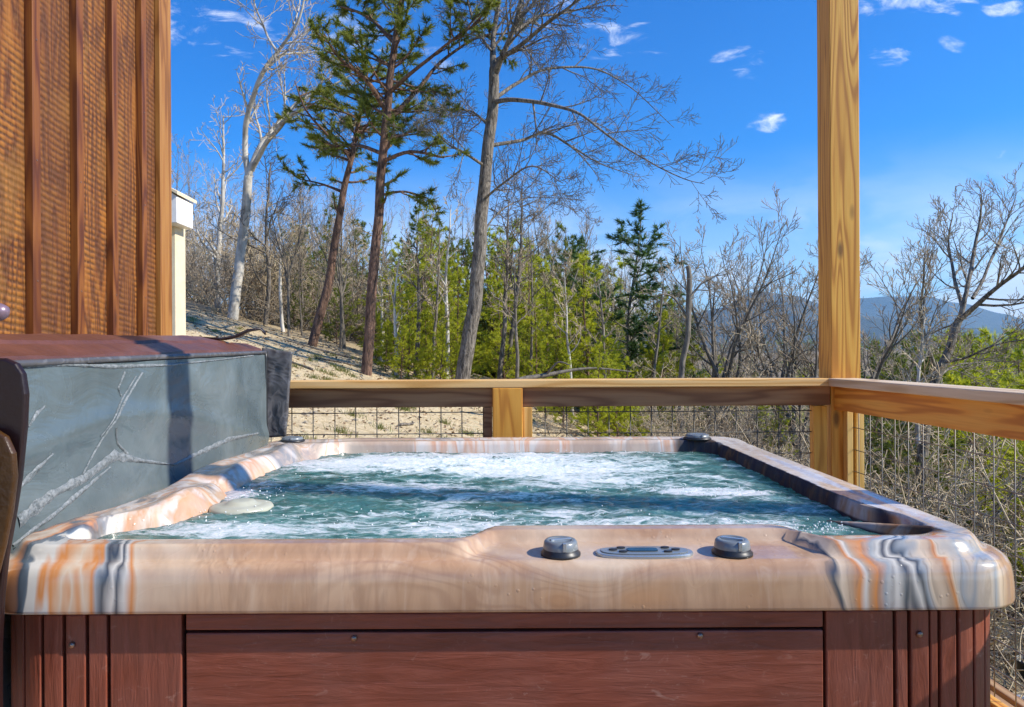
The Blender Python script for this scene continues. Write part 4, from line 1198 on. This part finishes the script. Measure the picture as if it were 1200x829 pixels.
# bare crowns over the valley
def crown(px, d, ty, seed, label, spread=1.0, lean=0, tm='bark_grey', cm='twig', fork=.35, nst=5, dens=(10,6,5)):
    T, C = MB(), MB(); rn = random.Random(seed)
    x, y, g = spot(px, d); top = CAMZ+(414.5-ty)/F*d; H = top-g
    pts, rad = limb(Vector((x, y, g-.3)), Vector((lean*.5, 0, 1)), H*fork+.3, .012*H+.03, rn, .04, 0, 6, .75)
    T.tube(pts, rad, 9, cap=False)
    for k in range(nst):
        nd = rot_off(Vector((lean*.5, 0, 1)).normalized(), R(rn.uniform(8, 34)*spread), k*2*PI/nst+rn.random())
        q, rd = limb(pts[-1-(k % 3)], nd, H*(1-fork)*rn.uniform(.8, 1.05), rad[-1]*.62, rn, .08, .045, 9, .10)
        T.tube(q, rd, 6, cap=False)
        branch_out(q, rd, T, C, rn, 0, 3, H*.19, dens, (25,52), .09, .12, .0055)
    return hero('bare_tree', T, C, M[tm], M[cm], (x, y, g), label)
crown(852, 15, 236, 61, 'many stemmed leafless tree with high round crown left of the corner post', 1.1, .05)
crown(905, 19, 262, 62, 'finer leafless tree half hidden by the tall crown left of the post', 1.0)
crown(935, 15, 285, 63, 'leafless tree whose twigs reach behind the corner post on its left', 1.0)
crown(995, 14.5, 222, 64, 'leafless tree whose crown leans out right of the corner post', 1.25, .12)
crown(655, 24, 238, 66, 'distant round topped leafless tree between the oak and the feathery evergreen', .9)
# K right tree with explicit skeleton
T, C = MB(), MB(); rnd = random.Random(15); d = 11
P = skeleton(T, [
 [(1072,640,d,0.0936),(1078,560,d,0.0864),(1086,490,d,0.0756),(1098,440,d,0.0684),(1112,410,d,0.0612),(1124,375,d,0.0540)],
 [(1124,378,d,0.0432),(1132,345,d,0.0360),(1140,300,d+.3,0.0288),(1148,262,d+.4,0.0202),(1150,228,d+.5,0.0086)],
 [(1124,376,d,0.0432),(1148,355,d-.4,0.0360),(1175,332,d-.7,0.0288),(1200,312,d-1,0.0216),(1230,280,d-1.2,0.0108)],
 [(1128,360,d,0.0324),(1118,325,d+.3,0.0252),(1112,290,d+.6,0.0180),(1116,250,d+.8,0.0086)],
 [(1098,440,d,0.0360),(1085,400,d-.3,0.0288),(1078,365,d-.6,0.0216),(1082,330,d-.8,0.0144),(1084,300,d-.9,0.0072)],
 [(1140,350,d,0.0288),(1160,310,d+.4,0.0216),(1178,265,d+.7,0.0144),(1190,232,d+.9,0.0072)],
 [(1105,425,d,0.0252),(1130,420,d-.5,0.0180),(1165,405,d-.9,0.0108),(1200,398,d-1.2,0.0072)],
 [(1100,440,d,0.0216),(1120,428,d+.5,0.0144),(1150,425,d+.9,0.0072)],
], 10)
for (p, q) in P[1:]: branch_out(p, q, T, C, rnd, 0, 3, .95, (10, 6, 5), (25,55), .09, .2, .0045)
hero('bare_tree', T, C, M['bark_oak'], M['twig'], at(1072,640,d), 'dark trunked leafless tree spreading at the right edge against the mountains')
slim(1075,520,1084,372,10,.035,'thin pale sapling left of the dark leaning trunk at right',M['bark_white'],M['twig_light'],28,.6,f0=.3)
# fallen branch and stump stakes
T = MB(); skeleton(T, [[(560,470,11,.05),(600,448,11,.045),(640,440,11.2,.035),(690,432,11.4,.02),(740,436,11.5,.01)], [(640,440,11.2,.02),(655,425,11.1,.015),(668,428,11,.008)]], 7)
o = T.build('fallen_branch', M['bark_grey'], smooth=True); tag(o, 'long pale fallen branch lying just above the back railing', 'branch')

rnd = random.Random(51)
for k in range(12):
    x, y = rnd.uniform(-6.5, -.3), rnd.uniform(7, 15); a = rnd.uniform(0, 3.1); L = rnd.uniform(.4, 1.4); T = MB()
    pts_ = [Vector((x+math.cos(a)*L*(i/5-.5)+rnd.gauss(0,.02), y+math.sin(a)*L*(i/5-.5)+rnd.gauss(0,.02), 0)) for i in range(6)]
    for q in pts_: q.z = hgt(q.x, q.y)+.02
    T.tube(pts_, [.02,.019,.016,.013,.010,.006], 6)
    o = T.build('fallen_stick', M['bark_oak'], smooth=True); tag(o, 'short brown stick lying on the sandy bank', 'stick', 'sticks lying on the sandy bank')
# distant house with pale roof
hb = at(690, 372, 62)
hs = empty('distant_house', (hb.x, hb.y, hb.z-3), 'far house with a pale metal roof glimpsed among the trees', 'house')
onebox('wall', M['cream'], hs, hb.x-3.6, hb.x+3.6, 60, 66, hb.z-5, hb.z, .02)
mb = MB(); mb.prism([(59.4, hb.z), (63, hb.z+1.7), (66.6, hb.z), (66.6, hb.z+.15), (63, hb.z+1.9), (59.4, hb.z+.15)], 'x', hb.x-4, hb.x+4)
mb.build('roof', M['white_paint'], hs)

# black pot and white board below the deck at lower right
def gxy(px, py):
    for k in range(200):
        d_ = 3.0+k*.02; p = at(px, py, d_)
        if p.z <= hgt(p.x, p.y): return p
    return p
pp_ = gxy(1204, 797)
pt = empty('plant_pot', tuple(pp_), 'black plastic pot on the grass beyond the side railing', 'pot')
z = pp_.z
lathe([(.07,z-.02),(.085,z),(.115,z+.17),(.122,z+.17),(.122,z+.19),(.112,z+.19),(.10,z+.05),(.001,z+.05)], pp_.x+.02, pp_.y, 28).build('pot_body', M['black'], pt, smooth=True)
pq = gxy(1196, 822)
mb = MB(); mb.tube([Vector((pq.x-.25, pq.y+.12, pq.z+.03)), Vector((pq.x+.5, pq.y-.25, pq.z+.03))], [.03, .03], 12)
o = mb.build('white_pipe', M['white_paint'], smooth=True); tag(o, 'white pipe lying on the grass below the black pot', 'pipe')

# ground cover
rnd = random.Random(77)
gr = MB()
for k in range(260):
    if k < 120: x, y = rnd.uniform(1.9, 4.2), rnd.uniform(2.6, 5.5)
    else: x, y = rnd.uniform(-7, 1), rnd.uniform(5, 15)
    for j in range(60 if k >= 120 else 90):
        a = rnd.uniform(0, 6.28); q = abs(rnd.gauss(0, .09 if k >= 120 else .16)); bx, by = x+q*math.cos(a), y+q*math.sin(a)
        g = hgt(bx, by); h = rnd.uniform(.03, .09); w_ = .004
        gr.tri((bx-w_, by, g-.01), (bx+w_, by, g-.01), (bx+rnd.gauss(0, .03), by+rnd.gauss(0, .03), g+h))
M['grass'] = needles('grass_blades', (.13,.17,.03), (.26,.26,.07))
o = gr.build('grass', M['grass']); tag(o, 'tufts of green grass on the earth bank', 'grass', kind='stuff')
lt = MB()
for k in range(16000):
    if k % 2: x, y = rnd.uniform(-8, 1.5), rnd.uniform(4.5, 17)
    else: 
        px, d_ = rnd.uniform(600, 1300), rnd.uniform(4.3, 16); x, y = (px-586)/F*d_, d_
    g = hgt(x, y)+.008; a = rnd.uniform(0, 6.28); s_ = rnd.uniform(.012, .035)
    v1 = Vector((math.cos(a)*s_, math.sin(a)*s_, rnd.uniform(-.3,.6)*s_)); v2 = Vector((-math.sin(a)*s_*.6, math.cos(a)*s_*.6, rnd.uniform(-.3,.6)*s_)); c = Vector((x, y, g))
    lt.quad(c-v1, c+v2, c+v1, c-v2)
def leafm():
    t = NT('dry_leaves'); n = t.noise(t.coord(), 30, 2, .5)
    return t.fin(t.ramp(n, [(.35,(.10,.055,.025)),(.5,(.26,.16,.08)),(.65,(.50,.38,.22))]), .8)
M['leaf'] = leafm()
o = lt.build('leaf_litter', M['leaf']); tag(o, 'dry brown leaves and straw scattered over the slope', 'leaf litter', kind='stuff')

st = MB()
for k in range(900):
    x, y = rnd.uniform(-8, 1.2), rnd.uniform(4.6, 17); g = hgt(x, y); r0 = abs(rnd.gauss(0, .02))+.008
    n0 = len(st.v); sx_, sy_, sz_ = rnd.uniform(.7,1.4), rnd.uniform(.7,1.4), rnd.uniform(.4,.8)
    st.v += [(x+p.x*r0*sx_*rnd.uniform(.8,1.2), y+p.y*r0*sy_, g+p.z*r0*sz_) for p in iv]; st.f += [tuple(n0+q for q in f) for f in ifc]
M['stone'] = simple('stones', (.30,.25,.18), .9, var=(3,.5))
o = st.build('gravel', M['stone']); tag(o, 'small stones scattered on the sandy earth bank', 'gravel', kind='stuff')

# far-off wood across the valley: one mass
fw = MB(); fe = MB()
rnd = random.Random(88)
for k in range(3600):
    d_ = 45+455*rnd.random()**1.3; px = rnd.uniform(-250, 1500)
    x = (px-586)/F*d_
    if d_ < 70 and px < 560: continue
    g = hgt(x, d_); H = rnd.uniform(7, 12); w_ = H*.28
    ev = noise.noise(Vector((x*.02, d_*.02, 1))) + rnd.gauss(0, .18) > .12
    nn_ = 46 if d_ < 160 else 26
    if ev:
        for j in range(nn_):
            v = rnd.random()**.8; ww = w_*(1-v)*.9+.2
            a = rnd.uniform(0, 6.28); q = ww*rnd.random()**.5
            c = Vector((x+q*math.cos(a), d_+q*math.sin(a), g+H*(.15+.85*v))); e = rnd.uniform(.3, .8)
            fe.tri(c+Vector((rnd.gauss(0,e), rnd.gauss(0,e), rnd.gauss(0,.25))), c+Vector((rnd.gauss(0,e), rnd.gauss(0,e), rnd.gauss(0,.25))), c+Vector((rnd.gauss(0,.3), rnd.gauss(0,.3), .5)))
    else:
        fw.tri((x-.12, d_, g-1), (x+.12, d_, g-1), (x+rnd.gauss(0,.3), d_, g+H))
        for j in range(nn_):
            a = rnd.uniform(0, 6.28); st = g+H*rnd.uniform(.25, .8); L = rnd.uniform(1.2, 3.2)
            e = Vector((x+math.cos(a)*L*.6, d_+math.sin(a)*L*.6, st+L*.9)); sd = Vector((-math.sin(a), math.cos(a), .3))*(.035 if d_ < 160 else .09)
            b0 = Vector((x+math.cos(a)*.3*L*rnd.random(), d_, st)); fw.tri(b0-sd, b0+sd, e)
o = fw.build('far_leafless_wood', M['twig']); tag(o, 'brown leafless wood covering the valley beyond the railing', 'wood', kind='stuff')
o = fe.build('far_evergreen_wood', M['needle']); tag(o, 'dark evergreens scattered through the wood across the valley', 'wood', kind='stuff')

# haze
HAZE = True
if HAZE:
    hz = MB(); hz.box(-6500, 6500, -300, 6200, -140, 520)
    t = NT('haze_air'); t.t.nodes.remove(t.b)
    pv_ = t.n('ShaderNodeVolumePrincipled'); pv_.inputs['Color'].default_value = (.36,.68,1.0,1); pv_.inputs['Density'].default_value = .00015; pv_.inputs['Anisotropy'].default_value = .2
    t.l(pv_.outputs[0], t.o.inputs['Volume'])
    o = hz.build('haze', t.m); tag(o, 'thin blue haze over the far mountains', 'haze', kind='stuff')

# ------------------------------------------------------------------ light, sky, camera
AZ, EL = R(14), R(36)
sd_ = Vector((math.cos(AZ)*math.cos(EL), -math.sin(AZ)*math.cos(EL), math.sin(EL)))
ld = bpy.data.lights.new('sun', 'SUN'); ld.energy = 5.0; ld.angle = R(.55); ld.color = (1, .93, .82)
lo = bpy.data.objects.new('sun', ld); COL.objects.link(lo); lo.rotation_euler = sd_.to_track_quat('Z', 'Y').to_euler()

wd = bpy.data.worlds.new('World'); SC.world = wd; wd.use_nodes = True
nt = wd.node_tree; bg = nt.nodes['Background']
sky = nt.nodes.new('ShaderNodeTexSky'); sky.sky_type = 'NISHITA'; sky.sun_disc = False
sky.sun_elevation = EL; sky.sun_rotation = math.atan2(sd_.x, sd_.y); sky.air_density = 1.0; sky.dust_density = .35; sky.ozone_density = 3.0; sky.altitude = 500
class W(NT):
    def __init__(s): s.t = nt
w_ = W()
tc = nt.nodes.new('ShaderNodeTexCoord'); gen = tc.outputs['Generated']
xyz = w_.sep(gen)
zz = w_.math('MAXIMUM', xyz[2], .0)
den = w_.math('ADD', zz, .12)
cx_ = w_.math('DIVIDE', xyz[0], den); cy_ = w_.math('DIVIDE', xyz[1], den)
cmb = nt.nodes.new('ShaderNodeCombineXYZ'); nt.links.new(cx_, cmb.inputs[0]); nt.links.new(cy_, cmb.inputs[1]); cmb.inputs[2].default_value = 1.7
mp = nt.nodes.new('ShaderNodeMapping'); mp.inputs['Scale'].default_value = (1.0, 1.9, 1); mp.inputs['Location'].default_value = (2.1, .6, 0); nt.links.new(cmb.outputs[0], mp.inputs[0])
n1 = w_.noise(mp.outputs[0], 1.15, 7, .62, .5); n2 = w_.noise(mp.outputs[0], .45, 3, .5, .3)
yy = w_.math('MAXIMUM', xyz[1], .05)
su = w_.math('DIVIDE', xyz[0], yy); sv = w_.math('DIVIDE', xyz[2], yy)
cm2 = nt.nodes.new('ShaderNodeCombineXYZ'); nt.links.new(su, cm2.inputs[0]); nt.links.new(sv, cm2.inputs[1]); cm2.inputs[2].default_value = .3
mp2 = nt.nodes.new('ShaderNodeMapping'); mp2.inputs['Scale'].default_value = (1, 2.4, 1); mp2.inputs['Rotation'].default_value = (0,0,R(-8)); nt.links.new(cm2.outputs[0], mp2.inputs[0])
wn_ = w_.noise(mp2.outputs[0], 14, 6, .62, .5); wn2 = w_.noise(mp2.outputs[0], 5, 4, .6, .4)
acc = None
for (bx, by, rx, ry, am) in ((228,28,60,24,.62),(300,44,60,26,.42),(390,28,60,20,.5),(470,60,70,30,.3),(720,52,60,24,.5),(660,20,60,20,.3),(905,144,28,11,.72),(1040,67,30,13,.6),(1065,4,75,20,.6),(1185,14,36,10,.6),(868,74,30,18,.42),(1120,55,24,12,.4),(1190,180,60,16,.25),(760,100,40,20,.3)):
    q1 = w_.math('DIVIDE', w_.math('SUBTRACT', su, (bx-586)/F), rx/F); q2 = w_.math('DIVIDE', w_.math('SUBTRACT', sv, (414-by)/F), ry/F)
    dd_ = w_.math('ADD', w_.math('MULTIPLY', q1, q1), w_.math('MULTIPLY', q2, q2))
    bl_ = w_.mr(dd_, 0, 2.0, am, 0, True); acc = bl_ if acc is None else w_.math('MAXIMUM', acc, bl_)
cl = w_.mr(w_.math('ADD', w_.math('MULTIPLY', acc, .9), w_.math('MULTIPLY', w_.math('SUBTRACT', wn_, .5), 2.6)), .30, 1.1, 0, .85, True)
cl = w_.math('MULTIPLY', cl, w_.mr(acc, 0, .12))
# behind the camera and low down: ordinary streaky cloud
lo_ = w_.math('MULTIPLY', w_.mr(zz, .02, .27, 1, 0, True), w_.mr(wn2, .38, .60, .45, 1, True))
cl = w_.math('MAXIMUM', cl, lo_)
hs_ = nt.nodes.new('ShaderNodeHueSaturation'); hs_.inputs['Saturation'].default_value = 1.30; hs_.inputs['Value'].default_value = 1.0
nt.links.new(sky.outputs[0], hs_.inputs['Color'])
tint = w_.mix(1.0, hs_.outputs[0], (.13,.80,1.24), 'MULTIPLY')
mixc = w_.mix(cl, tint, (7.6, 7.9, 8.4, 1))
nt.links.new(mixc, bg.inputs[0]); bg.inputs[1].default_value = .12

cam = bpy.data.cameras.new('camera'); co = bpy.data.objects.new('camera', cam); COL.objects.link(co)
cam.sensor_width = 36; cam.lens = 36*F/1200; cam.shift_x = 14/1200; cam.clip_end = 20000; cam.clip_start = .02
co.matrix_world = Matrix.Translation((0, 0, CAMZ)) @ Matrix.Rotation(PI/2, 4, 'X') @ Matrix.Rotation(-ROLL, 4, 'Z')
SC.camera = co
SC.render.engine = 'CYCLES'
SC.view_settings.view_transform = 'Standard'; SC.view_settings.look = 'None'; SC.view_settings.gamma = 1
SC.view_settings.exposure = .58
SC.cycles.volume_bounces = 0
SC.cycles.max_bounces = 6
